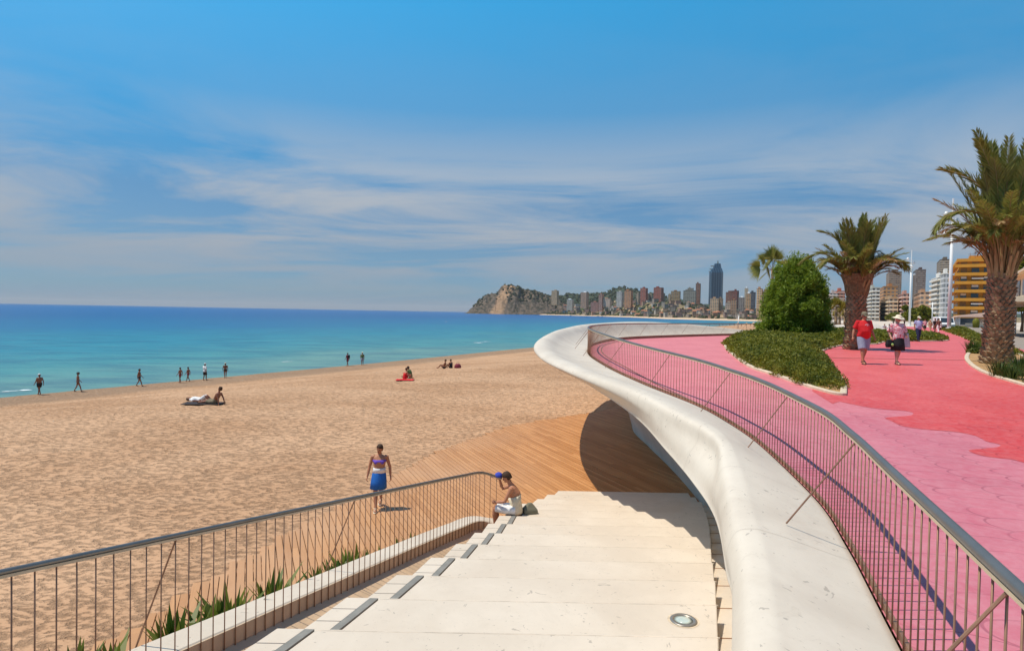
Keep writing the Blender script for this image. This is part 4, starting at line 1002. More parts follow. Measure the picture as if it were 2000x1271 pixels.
# ---------------- buildings
def FM(key, *a, **k):
    if key not in MT: MT[key] = facade_mat(key, *a, **k)
    return MT[key]
def block(name, label, cat, pL, pM, pR, ytop, Y, rz, m, fh=3.0, z0=None, slab=None, roof=None, group=None, roofbox=True, slabd=1.1, seed=0, maxd=60, yb=None, detail=None):
    """two-faced block: corner nearest the eye at pixel pM; front face to pR, side face to pL"""
    rz = R(rz); tx = lambda p: math.tan(math.atan((p-CX)/F))
    if pM is None: pM = pL
    P1 = Vector((XP(pM, Y), Y)); ex = Vector((math.cos(rz), math.sin(rz))); ey = Vector((-math.sin(rz), math.cos(rz)))
    w = (tx(pR)*P1.y-P1.x)/(ex.x-tx(pR)*ex.y); den = (ey.x-tx(pL)*ey.y)
    d = (tx(pL)*P1.y-P1.x)/den if pL < pM-.5 and abs(den) > 1e-3 else 16
    d = min(maxd, abs(d)) if abs(d) > 4 else 12; w = abs(w)
    zt = hgt((pL+pR)/2, ytop, Y); zb = z0 if z0 is not None else (hgt(pM, yb, Y) if yb else 3)
    H = zt-zb; t = thing(name, label, cat, (P1.x, P1.y, zb), rz, group)
    mb = MB(); mb.box((w/2, d/2, H/2-6), (w, d, H+12)); mb.build('wall', m, t)
    rnd = random.Random(seed+int(pL)); n = max(1, int(H/fh))
    if slab:
        for i in range(1, n+1):
            z = i*fh-.1
            if z > H: break
            mb = MB(); mb.box((w/2, -slabd/2+.01, z+.0), (w*.94, slabd, .22)); mb.box((w/2, -slabd+.06, z+.55), (w*.94, .1, .9))
            if d > 6: mb.box((-slabd/2+.01, d/2, z), (slabd, d*.94, .22)); mb.box((-slabd+.06, d/2, z+.55), (.1, d*.94, .9))
            mb.build('balcony', slab, t)
    if roofbox:
        mb = MB(); mb.box((w*rnd.uniform(.35, .6), d*.5, H+H*.02+1.2), (w*rnd.uniform(.25, .5), d*.4, 2.6+H*.03)); rb2 = mb.build('roof_hut', roof or m, t)
        mb = MB(); mb.box((w/2, d/2, H+.25), (w+.5, d+.5, .5)); mb.build('roof_edge', roof or m, t)
    return t, w, d, H
W_ = lambda *c: c
TW = [ # name label pL pM pR ytop Y rz colour(wall) band style yb
 ('tan twin tower block standing alone right of the headland', 1072, 1076, 1086.5, 568, 2500, -25, (.42, .33, .22), None, 590),
 ('brown tower with a pale cap above green trees, next after the lone twin tower', 1128, 1133, 1144, 571, 2200, -20, (.40, .24, .16), (.55, .42, .32), 595),
 ('small pale block among trees left of the brown capped tower', 1106, None, 1117, 585, 2300, -15, (.50, .46, .40), None, 600),
 ('low pink apartment block on the slope left of the slim pink tower', 1153, None, 1167, 590, 2050, -10, (.48, .25, .20), None, 602),
 ('slim pinkish tower beside the green hill', 1168, None, 1175, 575, 2000, -15, (.45, .27, .22), None, 600),
 ('white stepped houses on the slope below the green hill', 1176, None, 1190, 583, 2000, -15, (.60, .46, .38), (.7, .6, .5), 592),
 ('blue-grey white tower in front of the green hill', 1199, 1203, 1213, 570, 1900, -20, (.46, .50, .52), (.62, .62, .60), 592),
 ('orange-brown tower in front of the green hill', 1214, 1218, 1231, 567.5, 1850, -20, (.50, .25, .12), (.55, .36, .24), 592),
 ('grey side block left of the first red tower', 1241, None, 1246, 573, 1850, -20, (.40, .38, .33), None, 592),
 ('first dark red tower of the pair, narrower one', 1245, 1249, 1260, 563, 1800, -22, (.32, .10, .075), (.44, .20, .15), 592),
 ('grey block leaning against the right side of the narrower red tower', 1260, None, 1265, 575, 1820, -22, (.30, .28, .25), None, 592),
 ('pale greenish block between the two dark red towers', 1265, None, 1271, 576, 1830, -22, (.48, .50, .44), None, 593),
 ('broad dark red tower, second of the red pair', 1270, 1275, 1290, 562, 1780, -20, (.32, .10, .075), (.42, .18, .14), 593),
 ('narrow grey slab right of the broad red tower', 1290, None, 1294, 573, 1800, -20, (.26, .25, .22), None, 593),
 ('pale slab at the left of the brown and cream striped block', 1303.5, None, 1308, 575, 1700, -10, (.46, .42, .34), None, 588),
 ('brown and cream striped block with vertical fins', 1307, 1309, 1326, 569, 1680, -10, (.30, .17, .085), (.62, .52, .36), 589),
 ('wide grey glass office block left of the tall brown tower', 1333, None, 1357, 568, 1650, -8, (.30, .31, .30), (.40, .40, .38), 592),
 ('taller grey middle part rising from the glass block', 1341, None, 1352, 563, 1665, -8, (.33, .33, .32), (.42, .40, .38), 575),
 ('tall narrow brown tower left of the blue skyscraper', 1355, 1357, 1365, 554, 1700, -12, (.26, .13, .10), (.36, .22, .18), 592),
 ('long cream banded building at the foot of the blue skyscraper', 1386, None, 1402, 583, 1300, -10, (.56, .42, .30), (.72, .60, .46), 608),
 ('grey-brown wing right of the long cream building', 1402, None, 1410, 583, 1300, -10, (.36, .29, .22), (.46, .38, .30), 608),
 ('dark block with a blue-black side, right of the skyscraper', 1411, 1416, 1430, 571, 1500, -25, (.20, .10, .085), (.27, .15, .12), 608),
 ('taller dark red stair tower at the end of the dark block', 1429, None, 1438.5, 568, 1480, -20, (.22, .085, .075), None, 608),
 ('pale grey block in front of the dark block', 1415.5, None, 1426.5, 591, 1250, -8, (.45, .42, .40), (.56, .5, .46), 610),
 ('brown-pink block in front of the dark block, on the right', 1426, None, 1438, 586, 1240, -8, (.40, .26, .18), (.50, .36, .26), 610),
 ('grey block with a dark top, left of the slim white-capped tower', 1441, None, 1453, 581, 1350, -8, (.38, .36, .38), (.2, .2, .22), 608),
 ('slim tower with a white cap', 1452.5, None, 1459, 563, 1380, -10, (.55, .46, .36), (.66, .6, .5), 608),
 ('orange and cream slab right of the white-capped tower', 1456, None, 1464.5, 573, 1340, -10, (.52, .30, .16), (.66, .56, .42), 608),
 ('dark blue block behind the orange slab', 1463, None, 1474, 571, 1450, -10, (.08, .10, .15), (.12, .13, .18), 608),
 ('cream tower with stacked balconies, nearest on the far beach', 1473, 1476, 1486, 564, 1120, -12, (.52, .34, .20), (.74, .62, .46), 617),
 ('brownish tower with red top, right of the cream balcony tower', 1486, None, 1503, 569, 1125, -8, (.36, .24, .19), (.52, .42, .36), 617),
 ('cream house front behind the small shrubs', 1483, None, 1503, 606, 1080, -8, (.56, .40, .26), (.7, .56, .4), 618),
]
for i, (lab, pL, pM, pR, yt, Y, rz, wc, bc, yb) in enumerate(TW):
    wc = (min(1, wc[0]*1.25), wc[1]*1.06, wc[2]*.84); bc = bc and (min(1, bc[0]*1.2), bc[1]*1.05, bc[2]*.88)
    m = FM('tower wall %d' % i, wc, (.05, .05, .06), 3.8 if Y < 1600 else 5.0, 3.1 if Y < 1600 else 3.8, .6, .52, bc, .26, .3)
    rf = mat('tower roof %d' % i, tuple(c*.8 for c in wc), .8, .1) if 'cap' not in lab else MT['paint']
    block('tower_block' if yb-yt > 14 else 'apartment_block', lab, 'building', pL, pM, pR, yt, Y, rz-14, m, z0=hgt(pL, yb, Y), roof=rf, seed=i)
# the blue skyscraper
def skyscraper():
    Y = 1880; z = lambda y: hgt(1396, y, Y); zb = z(590)
    t = thing('skyscraper', 'tallest dark blue glass skyscraper with a stepped narrow top', 'skyscraper', (XP(1396.2, Y), Y, zb), R(-15))
    s = Y/F; m = newmat('blue glass skin', .25, .6); mm, nt, N, L, b, P = m
    sp = N('ShaderNodeSeparateXYZ'); L(P, sp.inputs[0]); u = M_(nt, 'FRACT', M_(nt, 'DIVIDE', M_(nt, 'ADD', sp.outputs[0], M_(nt, 'ADD', sp.outputs[1], 300)), 7.0)); v = M_(nt, 'FRACT', M_(nt, 'DIVIDE', M_(nt, 'ADD', sp.outputs[2], 50), 3.6))
    c = mixc(nt, mrange(nt, M_(nt, 'ABSOLUTE', M_(nt, 'SUBTRACT', u, .5)), .2, .4), (.018, .045, .085), (.07, .12, .17)); c = mixc(nt, M_(nt, 'LESS_THAN', v, .25), c, (.05, .075, .10)); L(c, b.inputs['Base Color'])
    def ring(x0, x1, y, dd): 
        a, e = (x0-1396.2)*s, (x1-1396.2)*s; return [Vector((lerp(a, e, .12), -dd, z(y)-zb)), Vector((lerp(a, e, .88), -dd, z(y)-zb)), Vector((e, -dd*.5, z(y)-zb)), Vector((e, dd*.8, z(y)-zb)), Vector((a, dd*.8, z(y)-zb)), Vector((a, -dd*.5, z(y)-zb))]
    mb = MB(); mb.loft([ring(1383.6, 1408.8, 595, 20), ring(1383.6, 1408.8, 533, 20), ring(1387.5, 1406.0, 524.5, 16)]); mb.build('body', mm, t)
    mb = MB(); mb.loft([ring(1389.5, 1405.3, 525, 14), ring(1391.8, 1404.4, 519, 12), ring(1392.2, 1404, 515.5, 11)]); mb.build('crown', mm, t)
    mb = MB(); mb.tube([(4, 0, z(516)-zb), (4, 0, z(509)-zb)], [3.5, 1.0], 6); mb.build('roof_mast', MT['greysteel'], t)
    for y in (520, 526, 531):
        mb = MB(); mb.box(((1389-1396.2)*s-(y-518)*.5, -2, z(y)-zb), (9, 14, 2.0)); mb.build('crane_deck', MT['greysteel'], t)
skyscraper()
# houses on the slope
HC_ = [((.54, .43, .32), 'cream'), ((.62, .54, .46), 'white'), ((.44, .27, .17), 'orange'), ((.42, .26, .20), 'pink'), ((.36, .28, .21), 'tan')]
rnd = random.Random(21); hp = []
for k in range(1500):
    if len(hp) >= 170: break
    px = rnd.uniform(1020, 1472); d = rnd.uniform(60, 330) if px > 1095 else rnd.uniform(-25, 60); zs = interp(FSH, px)
    if px < 1095: Y = 2590+rnd.uniform(0, 90); zz = None
    else: Y = zs+d
    w = rnd.uniform(3.8, 11); py = (hor(px)-((terr(px, Y) if px > 1095 else 6)-HC)*F/Y)
    if any(abs(px-a) < (w+c)*.36 and abs(py-b_) < 2.6 for a, b_, c in hp): continue
    hp.append((px, py, w)); ci = rnd.randrange(5); col, cn = HC_[ci]; H = rnd.uniform(6, 13)*(1.3 if px < 1200 else 1); ww = w/F*Y
    z0 = terr(px, Y)-2 if px > 1095 else 3+rnd.uniform(0, 9)
    big = 'wide' if w > 9 else ('small' if w < 6.5 else 'mid-sized'); row = 'at the waterfront' if d < 130 else 'halfway up the slope' if d < 240 else 'high on the slope'
    zone = 'at the foot of the headland' if px < 1095 else 'below the lone towers' if px < 1190 else 'below the red towers' if px < 1300 else 'below the glass block' if px < 1380 else 'in front of the dark blocks' 
    t = thing('hillside_house', '%s %s house %s %s' % (big, cn, row, zone), 'house', (XP(px, Y), Y, z0), R(rnd.uniform(-35, 20)), 'houses on the far shore')
    m = FM('house '+cn, col, (.07, .06, .055), 3.4, 3.2, .45, .42, tuple(min(1, c*1.2) for c in col), .2, .3)
    mb = MB(); mb.box((0, 0, H/2), (ww, 10, H)); mb.build('wall', m, t)
    mb = MB()
    if rnd.random() < .16:
        mb.v = [(-ww/2-.5, -5.5, H), (ww/2+.5, -5.5, H), (ww/2+.5, 5.5, H), (-ww/2-.5, 5.5, H), (-ww/2+2, 0, H+2.6), (ww/2-2, 0, H+2.6)]; mb.f = [(0, 1, 5, 4), (1, 2, 5), (2, 3, 4, 5), (3, 0, 4), (0, 3, 2, 1)]
        mb.build('roof', MT['rooft'] if 'rooft' in MT else MT.setdefault('rooft', mat('roof tiles', (.42, .17, .09), .9)), t)
    else: mb.box((0, 0, H+.35), (ww+.6, 10.6, .7)); mb.build('roof', m, t)
# ---------------- right-hand seafront
GZ = HC-1.5
sm_white = mat('white balcony', (.78, .73, .66), .7, .05); sm_cream = mat('cream balcony', (.74, .58, .40), .7, .05); sm_or = mat('orange balcony', (.62, .27, .028), .7, .08, 1); sm_pink = mat('pink balcony', (.72, .48, .38), .7, .05)
RB = [
 ('tower_block', 'slim red tower partly hidden behind the netted palm', 1685, 1693, 1702.5, 505, 900, -24, (.34, .12, .09), (.42, .18, .13), None, 3.1),
 ('tower_block', 'brown twin-block tower behind the cream seafront flats', 1716.5, 1734, 1758, 531, 1000, -28, (.26, .18, .13), (.38, .28, .21), None, 3.1),
 ('tower_block', 'dark brown tower just right of the farther lamp mast', 1777, 1786, 1805, 527, 950, -30, (.17, .115, .10), (.30, .24, .20), None, 3.1),
 ('tower_block', 'tallest seafront tower with ribbed balconies, behind the white flats', 1813, 1832, 1853, 507.5, 800, -32, (.22, .16, .11), (.44, .36, .27), None, 3.1),
 ('apartment_block', 'coral red block left of the netted palm', 1634, None, 1649, 569, 600, -18, (.60, .20, .12), (.66, .30, .2), sm_pink, 3.0),
 ('apartment_block', 'white fronted block at the left of the coral one', 1620, None, 1634.5, 573, 595, -18, (.60, .48, .42), (.7, .6, .55), sm_white, 3.0),
 ('apartment_block', 'lower cream block touching the left of the palm trunk', 1638, None, 1654, 588, 520, -18, (.58, .44, .36), (.7, .56, .46), sm_cream, 3.0),
 ('apartment_block', 'white nine-storey block just right of the netted palm trunk', 1687.5, 1702.5, 1716.5, 562, 490, -26, (.56, .54, .46), (.70, .68, .62), sm_white, 3.0),
 ('apartment_block', 'orange-brown block with a broken roofline behind the cream flats', 1716, 1724, 1751, 560, 540, -28, (.52, .24, .09), (.60, .33, .16), None, 3.0),
 ('apartment_block', 'long cream block of balconies behind the woman in the sun hat', 1717, 1737, 1753, 583, 470, -26, (.62, .44, .28), (.74, .60, .46), sm_cream, 3.0),
 ('apartment_block', 'salmon pink block left of the farther lamp mast', 1752, 1763, 1776, 574, 450, -28, (.62, .33, .25), (.72, .52, .42), sm_pink, 3.0),
 ('apartment_block', 'plain orange-beige block right of the farther lamp mast', 1776, 1797, 1817, 571, 430, -30, (.60, .35, .20), (.66, .42, .27), None, 3.4),
]
for i, (nm, lab, pL, pM, pR, yt, Y, rz, wc, bc, slab, fh) in enumerate(RB):
    m = FM('seafront wall %d' % i, wc, (.045, .04, .045), 3.2, fh, .62, .5, bc, .3, .35)
    block(nm, lab, 'building', pL, pM, pR, yt, Y, rz, m, fh, z0=GZ, slab=slab, roof=mat('seafront roof %d' % i, tuple(c*.85 for c in wc), .8), seed=40+i, maxd=70)
m = FM('white flats wall', (.60, .57, .50), (.04, .045, .05), 3.6, 3.0, .6, .55, (.74, .70, .62), .28, .3)
block('apartment_block', 'white block of curved balcony rows left of the near lamp mast', 'building', 1816.5, 1833, 1841, 541, 380, -27, m, 3.0, z0=GZ, slab=sm_white, roof=sm_white, seed=3, slabd=1.4)
m = FM('grey flats wall', (.50, .50, .50), (.12, .14, .16), 2.4, 3.0, .7, .6, (.66, .64, .62), .2, .6)
block('apartment_block', 'pale grey panelled block behind the near lamp mast', 'building', 1840, None, 1856, 535, 370, -27, m, 3.0, z0=GZ, roof=sm_white, seed=3)
# orange building, storey by storey
def orange():
    Y = 215; fh = 2.86; rz = R(-34); tx = lambda p: (p-CX)/F
    P1 = Vector((XP(1868, Y), Y)); ex = Vector((math.cos(rz), math.sin(rz))); w = (tx(1934)*P1.y-P1.x)/(ex.x-tx(1934)*ex.y); d = 34
    H = hgt(1890, 512, Y)-GZ; t = thing('orange_building', 'orange seven-storey building with deep balconies beside the thick palm', 'building', (P1.x, P1.y, GZ), rz)
    wall = mat('orange wall', (.52, .25, .035), .8, .12, .5); shade = mat('painted recess shade', (.26, .15, .06), .8, .2, 1)  # brown for some window panels: recess shade put into their colour
    mb = MB(); mb.box((w/2, d/2+.3, H/2), (w-.3, d, H)); mb.build('wall', wall, t)
    rnd = random.Random(6); n = 7; fh = H/(n+.55); z0 = fh*.9
    for i in range(n):
        z = z0+fh*i
        mb = MB(); mb.box((w/2-.2, -.75, z), (w+1.6, 2.0, .28)); mb.box((w/2-.2, -1.68, z+.52), (w+1.6, .12, .8)); mb.box((-.95, d/2, z), (1.6, d+1, .28)); mb.box((-1.68, d/2-.8, z+.52), (.12, d+2.2, .8))
        mb.build('balcony', sm_or, t)
        if i < n-1 or 1:
            for j, (a, b_) in enumerate(((.08, .26), (.40, .62), (.76, .92))):
                wd = MB(); wd.box((w*(a+b_)/2, .13, z+.14+(fh-.5)/2), (w*(b_-a), .12, fh-.55)); f = wd.build('window', MT['glass'] if rnd.random() < .5 else shade, t)
                if rnd.random() < .55:
                    bl = MB(); bl.box((w*(a+b_)/2, .0, z+fh-.75), (w*(b_-a)*.9, .08, .75)); bl.build('blind', rnd.choice([sm_white, MT['khaki'], sm_cream]), f)
            for j in range(7):
                y = 2+j*4.6; wd = MB(); wd.box((.12, y, z+1.3), (.1, 2.6, 1.7)); wd.build('window', MT['glass'], t)
        if i in (1, 4):
            aw = MB(); aw.v = [(w*.4, -1.7, z+1.75), (w*.75, -1.7, z+1.75), (w*.75, -.2, z+2.35), (w*.4, -.2, z+2.35), (w*.4, -1.7, z+1.68), (w*.75, -1.7, z+1.68), (w*.75, -.2, z+2.28), (w*.4, -.2, z+2.28)]
            aw.f = [(0, 1, 2, 3), (7, 6, 5, 4), (0, 4, 5, 1), (1, 5, 6, 2), (2, 6, 7, 3), (3, 7, 4, 0)]; aw.build('awning', sm_white, t)
    mb = MB(); mb.box((w/2, d/2, H+.5), (w+1, d+1.0, 1.1)); mb.build('roof_edge', sm_or, t)
    mb = MB(); mb.box((w*.62, d*.35, H+1.9), (w*.5, 6, 1.8)); mb.build('roof_hut', sm_or, t)
    for j, (a, b_) in enumerate(((.35, 2.2), (.5, 3.4), (.72, 2.6))):
        mb = MB(); mb.tube([(w*a, 2, H+1), (w*a, 2, H+1+b_)], .06, 5); mb.box((w*a, 2, H+b_+.6), (1.4, .06, .06)); mb.box((w*a, 2, H+b_+.2), (1.0, .06, .06)); mb.build('antenna', MT['steel'], t)
    mb = MB(); mb.box((w/2, -1.2, 1.3), (w, .2, 2.6)); mb.build('shop_front', MT['glass'], t)
orange()
# pergola bar in front of it, and the kiosk at the right edge
def canopy(name, label, cat, p0, length, depth, z1, z2, rz, m1, posts, back, second=None):
    t = thing(name, label, cat, (p0[0], p0[1], GZ+.1), rz)
    mb = MB(); mb.v = [(-.6, -.8, z1), (depth+.3, -.8, z1), (depth+.3, length+.5, z1), (-.6, length+.5, z1), (-.6, -.8, z1+.32), (depth+.3, -.8, z2), (depth+.3, length+.5, z2), (-.6, length+.5, z1+.32)]
    mb.f = [(3, 2, 1, 0), (4, 5, 6, 7), (0, 1, 5, 4), (1, 2, 6, 5), (2, 3, 7, 6), (3, 0, 4, 7)]; mb.build('canopy_roof', m1, t, bevel=.03)
    n = posts; first = None
    for i in range(n):
        for x in (0, depth-.4):
            mb = MB(); mb.tube([(x, length*i/(n-1), -.1), (x, length*i/(n-1), z1)], .09, 8); mb.build('post', MT['paint'], t, smooth=True)
    mb = MB(); mb.box((depth*.8, length/2, z1/2-.1), (depth*.3, length*.96, z1-.2)); mb.build('glazing', back, t)
    mb = MB(); mb.box((depth*.5, .4, z1*.18), (depth*.7, .2, z1*.36)); mb.build('counter', MT['kerb'], t)
    if second:
        mb = MB(); mb.v = [(1, -.5, second), (depth+4, -.5, second+1.6), (depth+4, length, second+1.6), (1, length, second), (1, -.5, second+.25), (depth+4, -.5, second+1.85), (depth+4, length, second+1.85), (1, length, second+.25)]
        mb.f = [(3, 2, 1, 0), (4, 5, 6, 7), (0, 1, 5, 4), (1, 2, 6, 5), (2, 3, 7, 6), (3, 0, 4, 7)]; mb.build('upper_roof', m1, t)
        mb = MB(); mb.box((depth*.5+2, length*.5, (z1+.5+second+.8)/2), (depth, length*.9, second-z1)); mb.build('upper_wall', sm_cream, t)
        for k in range(4):
            mb = MB(); mb.box((depth*.5+2-depth/2-.04, 1.5+k*length*.24, (z1+second)/2+.4), (.1, length*.13, (second-z1)*.55)); mb.build('window', MT['glass'], t)
    return t
YK = 150; canopy('pergola_bar', 'low terrace bar under a beige pitched canopy at the foot of the orange building', 'bar', (XP(1874, YK), YK), 38, 7.5, 2.35, 3.9, R(-34.8), sm_pink, 6, MT['glass'])
YK = 58; canopy('beach_pavilion', 'two-level cream pavilion with thin white posts at the right edge', 'pavilion', (XP(1979, YK), YK), 24, 6.5, 3.3, 5.2, R(-34.8), sm_cream, 5, MT['glass'], 6.6)
# street trees
for i, (px, yt, yb, r, Y, lab) in enumerate(((1766, 596, 636, 2.7, 215, 'round green street tree left of the farther lamp mast'), (1786, 603, 637, 2.6, 205, 'dark green street tree beside the farther lamp mast'), (1803, 597, 637, 3.0, 200, 'broad green tree left of the white balcony block'), (1778, 609, 638, 2.2, 180, 'low bushy tree between two street trees'), (1745, 612, 637, 2.4, 230, 'yellowish tree behind the woman in the sun hat'))):
    z1 = hgt(px, yt, Y); tree('street_tree', lab, 'tree', (XP(px, Y), Y, GZ), r, z1-GZ, 170, 70+i, 'palm' if i == 4 else 'hedge', 1.4, .42, 24, 'trees along the seafront', 3)
for i, (px, yt, Y, lab) in enumerate(((2004, 520, 90, 'dark tree rising behind the pavilion at the right edge'),)):
    tree('street_tree', lab, 'tree', (XP(1996, Y), Y, GZ), 2.6, hgt(1996, 500, Y)-GZ, 260, 90, 'hedge', 3, .3, 24, None, 3)
# lamp masts
def mast(name, label, px, py_top, Y, r=.14, spots=5, group=None):
    zt = hgt(px, py_top, Y); t = thing(name, label, 'lamp post', (XP(px, Y), Y, GZ), 0, group); H = zt-GZ
    mb = MB(); mb.tube([(0, 0, 0), (0, 0, H*.82)], [r*1.15, r*.85], 10); mb.build('pole', MT['paint'], t, smooth=True)
    mb = MB(); mb.tube([(0, 0, H*.82), (0, 0, H)], [r*.6, r*.5], 8); mb.build('spike', MT['paint'], t)
    mb = MB(); mb.tube([(0, 0, 0), (0, 0, .5)], [r*1.9, r*1.7], 12); mb.build('base', MT['paint'], t)
    for k in range(spots):
        z = H*(.69+.036*k*1.4); a = 2.2*k; d = Vector((math.cos(a), math.sin(a)*.6, 0)).normalized(); h = thing_part(t)
        mb = MB(); mb.tube([(0, 0, z), tuple(d*.5+Vector((0, 0, z)))], .05, 6); c = d*.75+Vector((0, 0, z)); mb.tube([c+Vector((0, 0, .25)), c, c+d*.1-Vector((0, 0, .3))], [.16, .24, .32], 10)
        mb.build('spotlight', MT['paint'], t, smooth=True)
    return t
def thing_part(t): return None
mast('lamp_mast', 'tall near white lamp mast with spotlights left of the orange building', 1853.5, 389, 85, .21, 5, 'white lamp masts along the promenade')
mast('lamp_mast', 'farther white lamp mast with spotlights rising over the pink block', 1776, 489, 150, .20, 5, 'white lamp masts along the promenade')
mb = MB(); mb.tube([(0, 0, 0), (0, 0, hgt(1820, 590, 170)-GZ)], [.14, .10], 8); o = mb.build('thin_pole', MT['paint'], None, True); o.location = (XP(1820, 170), 170, GZ); tag(o, 'plain thin white pole in front of the white balcony block', 'pole')
mb = MB(); mb.tube([(0, 0, 0), (0, 0, 2.9)], .06, 8); o = mb.build('thin_pole', MT['paint'], None, True); p = onfloor(1983, 655); o.location = (p.x, p.y, GZ+.1); tag(o, 'short thin post in front of the pavilion', 'pole')
mb = MB(); mb.tube([(0, 0, 0), (0, 0, 2.2)], [.05, .04], 6); o = mb.build('beach_pole', MT['paint'], None, True); p = hit(1442, 641, sand_z); o.location = (p.x, p.y, sand_z(p.x, p.y)); o.scale = (4, 4, 2.6); tag(o, 'pale pole standing on the far sand beyond the parapet', 'pole')
# van
def van():
    Y = 95; t = thing('van', 'white van seen from the front behind the near lamp mast', 'van', (XP(1843, Y), Y, GZ+.02), R(-22))
    mb = MB(); pr = [(-2.3, .35), (-2.35, .95), (-2.0, 1.15), (-1.35, 1.95), (2.4, 2.05), (2.45, .35)]
    mb.loft([[Vector((s, x, z)) for x, z in pr] for s in (-.92, .92)]); mb.build('body', MT['paint'], t, bevel=.06)
    mb = MB(); mb.loft([[Vector((s, x, z)) for x, z in ((-2.02, 1.18), (-1.42, 1.9), (-1.39, 1.87), (-1.99, 1.15))] for s in (-.80, .80)]); mb.build('windscreen', MT['glass'], t)
    for s in (-1, 1):
        mb = MB(); mb.box((s*.925, -.6, 1.55), (.02, 1.0, .5)); mb.build('window', MT['glass'], t)
        mb = MB(); mb.box((s*.66, -2.35, .82), (.3, .06, .18)); mb.build('headlight', MT['lens'], t)
        for y in (-1.5, 1.6):
            mb = MB(); mb.tube([(s*.78, y, .34), (s*.95, y, .34)], .34, 16, up=Vector((0, 0, 1))); mb.build('wheel', MT['black'], t)
    mb = MB(); mb.box((0, -2.36, .5), (1.7, .1, .2)); mb.build('bumper', MT['black'], t)
    mb = MB(); mb.box((0, -2.37, .72), (.8, .03, .14)); mb.build('grille', MT['black'], t)
van()
# dark litter bin in front of the terrace
p = onfloor(1906, 641); mb = MB(); mb.tube([(0, 0, 0), (0, 0, 1.3), (0, 0, 1.75), (0, 0, 2.0)], [.55, .62, .45, .1], 12); o = mb.build('potted_shrub', MT['hedge'], None, True); o.location = (p.x, p.y, GZ+.12); tag(o, 'dark clipped shrub in front of the terrace bar', 'shrub')
# ================================================================ people
V3 = Vector
def voxel(mb, name, m, parent, vs, smooth_it=1):
    me = bpy.data.meshes.new(name); me.from_pydata(mb.v, [], mb.f); me.update()
    bm = bmesh.new(); bm.from_mesh(me); bmesh.ops.recalc_face_normals(bm, faces=bm.faces); bm.to_mesh(me); bm.free()
    o = bpy.data.objects.new('tmp', me); COL.objects.link(o)
    r = o.modifiers.new('r', 'REMESH'); r.mode = 'VOXEL'; r.voxel_size = vs
    s = o.modifiers.new('s', 'SMOOTH'); s.factor = .5; s.iterations = smooth_it
    dg = bpy.context.evaluated_depsgraph_get(); dg.update(); ev = o.evaluated_get(dg); nm = bpy.data.meshes.new_from_object(ev)
    bpy.data.objects.remove(o); bpy.data.meshes.remove(me); nm.name = name; nm.materials.clear()
    return link(name, nm, m, parent, True)
def joints(stride=.5, arm=.6, bend=.0):
    J = dict(pel=V3((0, 0, .94)), waist=V3((0, .01, 1.09)), chest=V3((0, .0, 1.27)), nb=V3((0, -.015, 1.45)), head=V3((0, .025, 1.605)))
    for s, k in ((-1, 'L'), (1, 'R')):
        f = s*stride/2
        J['sh'+k] = V3((s*.185, -.01, 1.395)); J['hip'+k] = V3((s*.09, 0, .90))
        J['an'+k] = V3((s*.085, f, .085 if f >= 0 else .085+abs(f)*.22)); J['kn'+k] = (J['hip'+k]+J['an'+k])/2+V3((0, .035+max(0, -f)*.12, .0))
        J['el'+k] = V3((s*.245, -s*arm*.12-.02, 1.12)); J['wr'+k] = V3((s*.25, -s*arm*.30+.07, .89))
        J['toe'+k] = J['an'+k]+V3((s*.02, .17, -.06 if f >= 0 else -.10))
    return J
def torso_rings(J, g, infl=0, lo=0, hi=6, belly=0, fem=0):
    lat = (J['shR']-J['shL']).normalized()
    P = [J['pel']-(J['waist']-J['pel']).normalized()*.10, J['pel'], J['waist'], J['chest'], J['chest'].lerp(J['nb'], .62), J['nb']]
    RR = [(.135, .10), (.168, .118), (.140-.012*fem, .108+belly), (.168-.01*fem, .122+belly*.3+.02*fem), (.168, .092), (.07, .062)]
    rings = []
    for i in range(lo, min(hi, 6)):
        d = (P[min(i+1, 5)]-P[max(i-1, 0)]).normalized(); S = d.cross(lat); S = -S if S.dot(J['fwd']) < 0 else S; S.normalize()
        rx, ry = RR[i]; rx = rx*g+infl; ry = ry*g+infl; c = P[i]+S*belly*.6*(1 if i == 2 else .3 if i in (1, 3) else 0)
        rings.append([c+lat*math.cos(6.283*k/16)*rx+S*math.sin(6.283*k/16)*ry for k in range(16)])
    return rings
def hand(mb, w, d, palmn, s, curl=.5):
    """palm and five fingers; w wrist, d direction, palmn palm normal (towards thigh)"""
    d = d.normalized(); side = d.cross(palmn).normalized()*s
    c = w+d*.045; mb.tube([w-d*.01, w+d*.02, w+d*.085], [.024, .034, .034], 8, up=palmn, flat=.6)
    for i, (o, L) in enumerate(((-.027, .066), (-.009, .074), (.009, .070), (.026, .056))):
        b = w+d*.078+side*o; q = b+(d*math.cos(curl)+palmn*math.sin(curl))*L*.5; e = q+(d*math.cos(curl*2.2)+palmn*math.sin(curl*2.2))*L*.5
        mb.tube([b-d*.02, b, q, e], [.010, .0105, .0095, .008], 6)
    b = w+d*.025-side*.028; q = b+(d*.75-side*.6+palmn*.25).normalized()*.035; e = q+(d*.95-side*.15+palmn*.35).normalized()*.03
    mb.tube([b, q, e], [.013, .011, .009], 6)
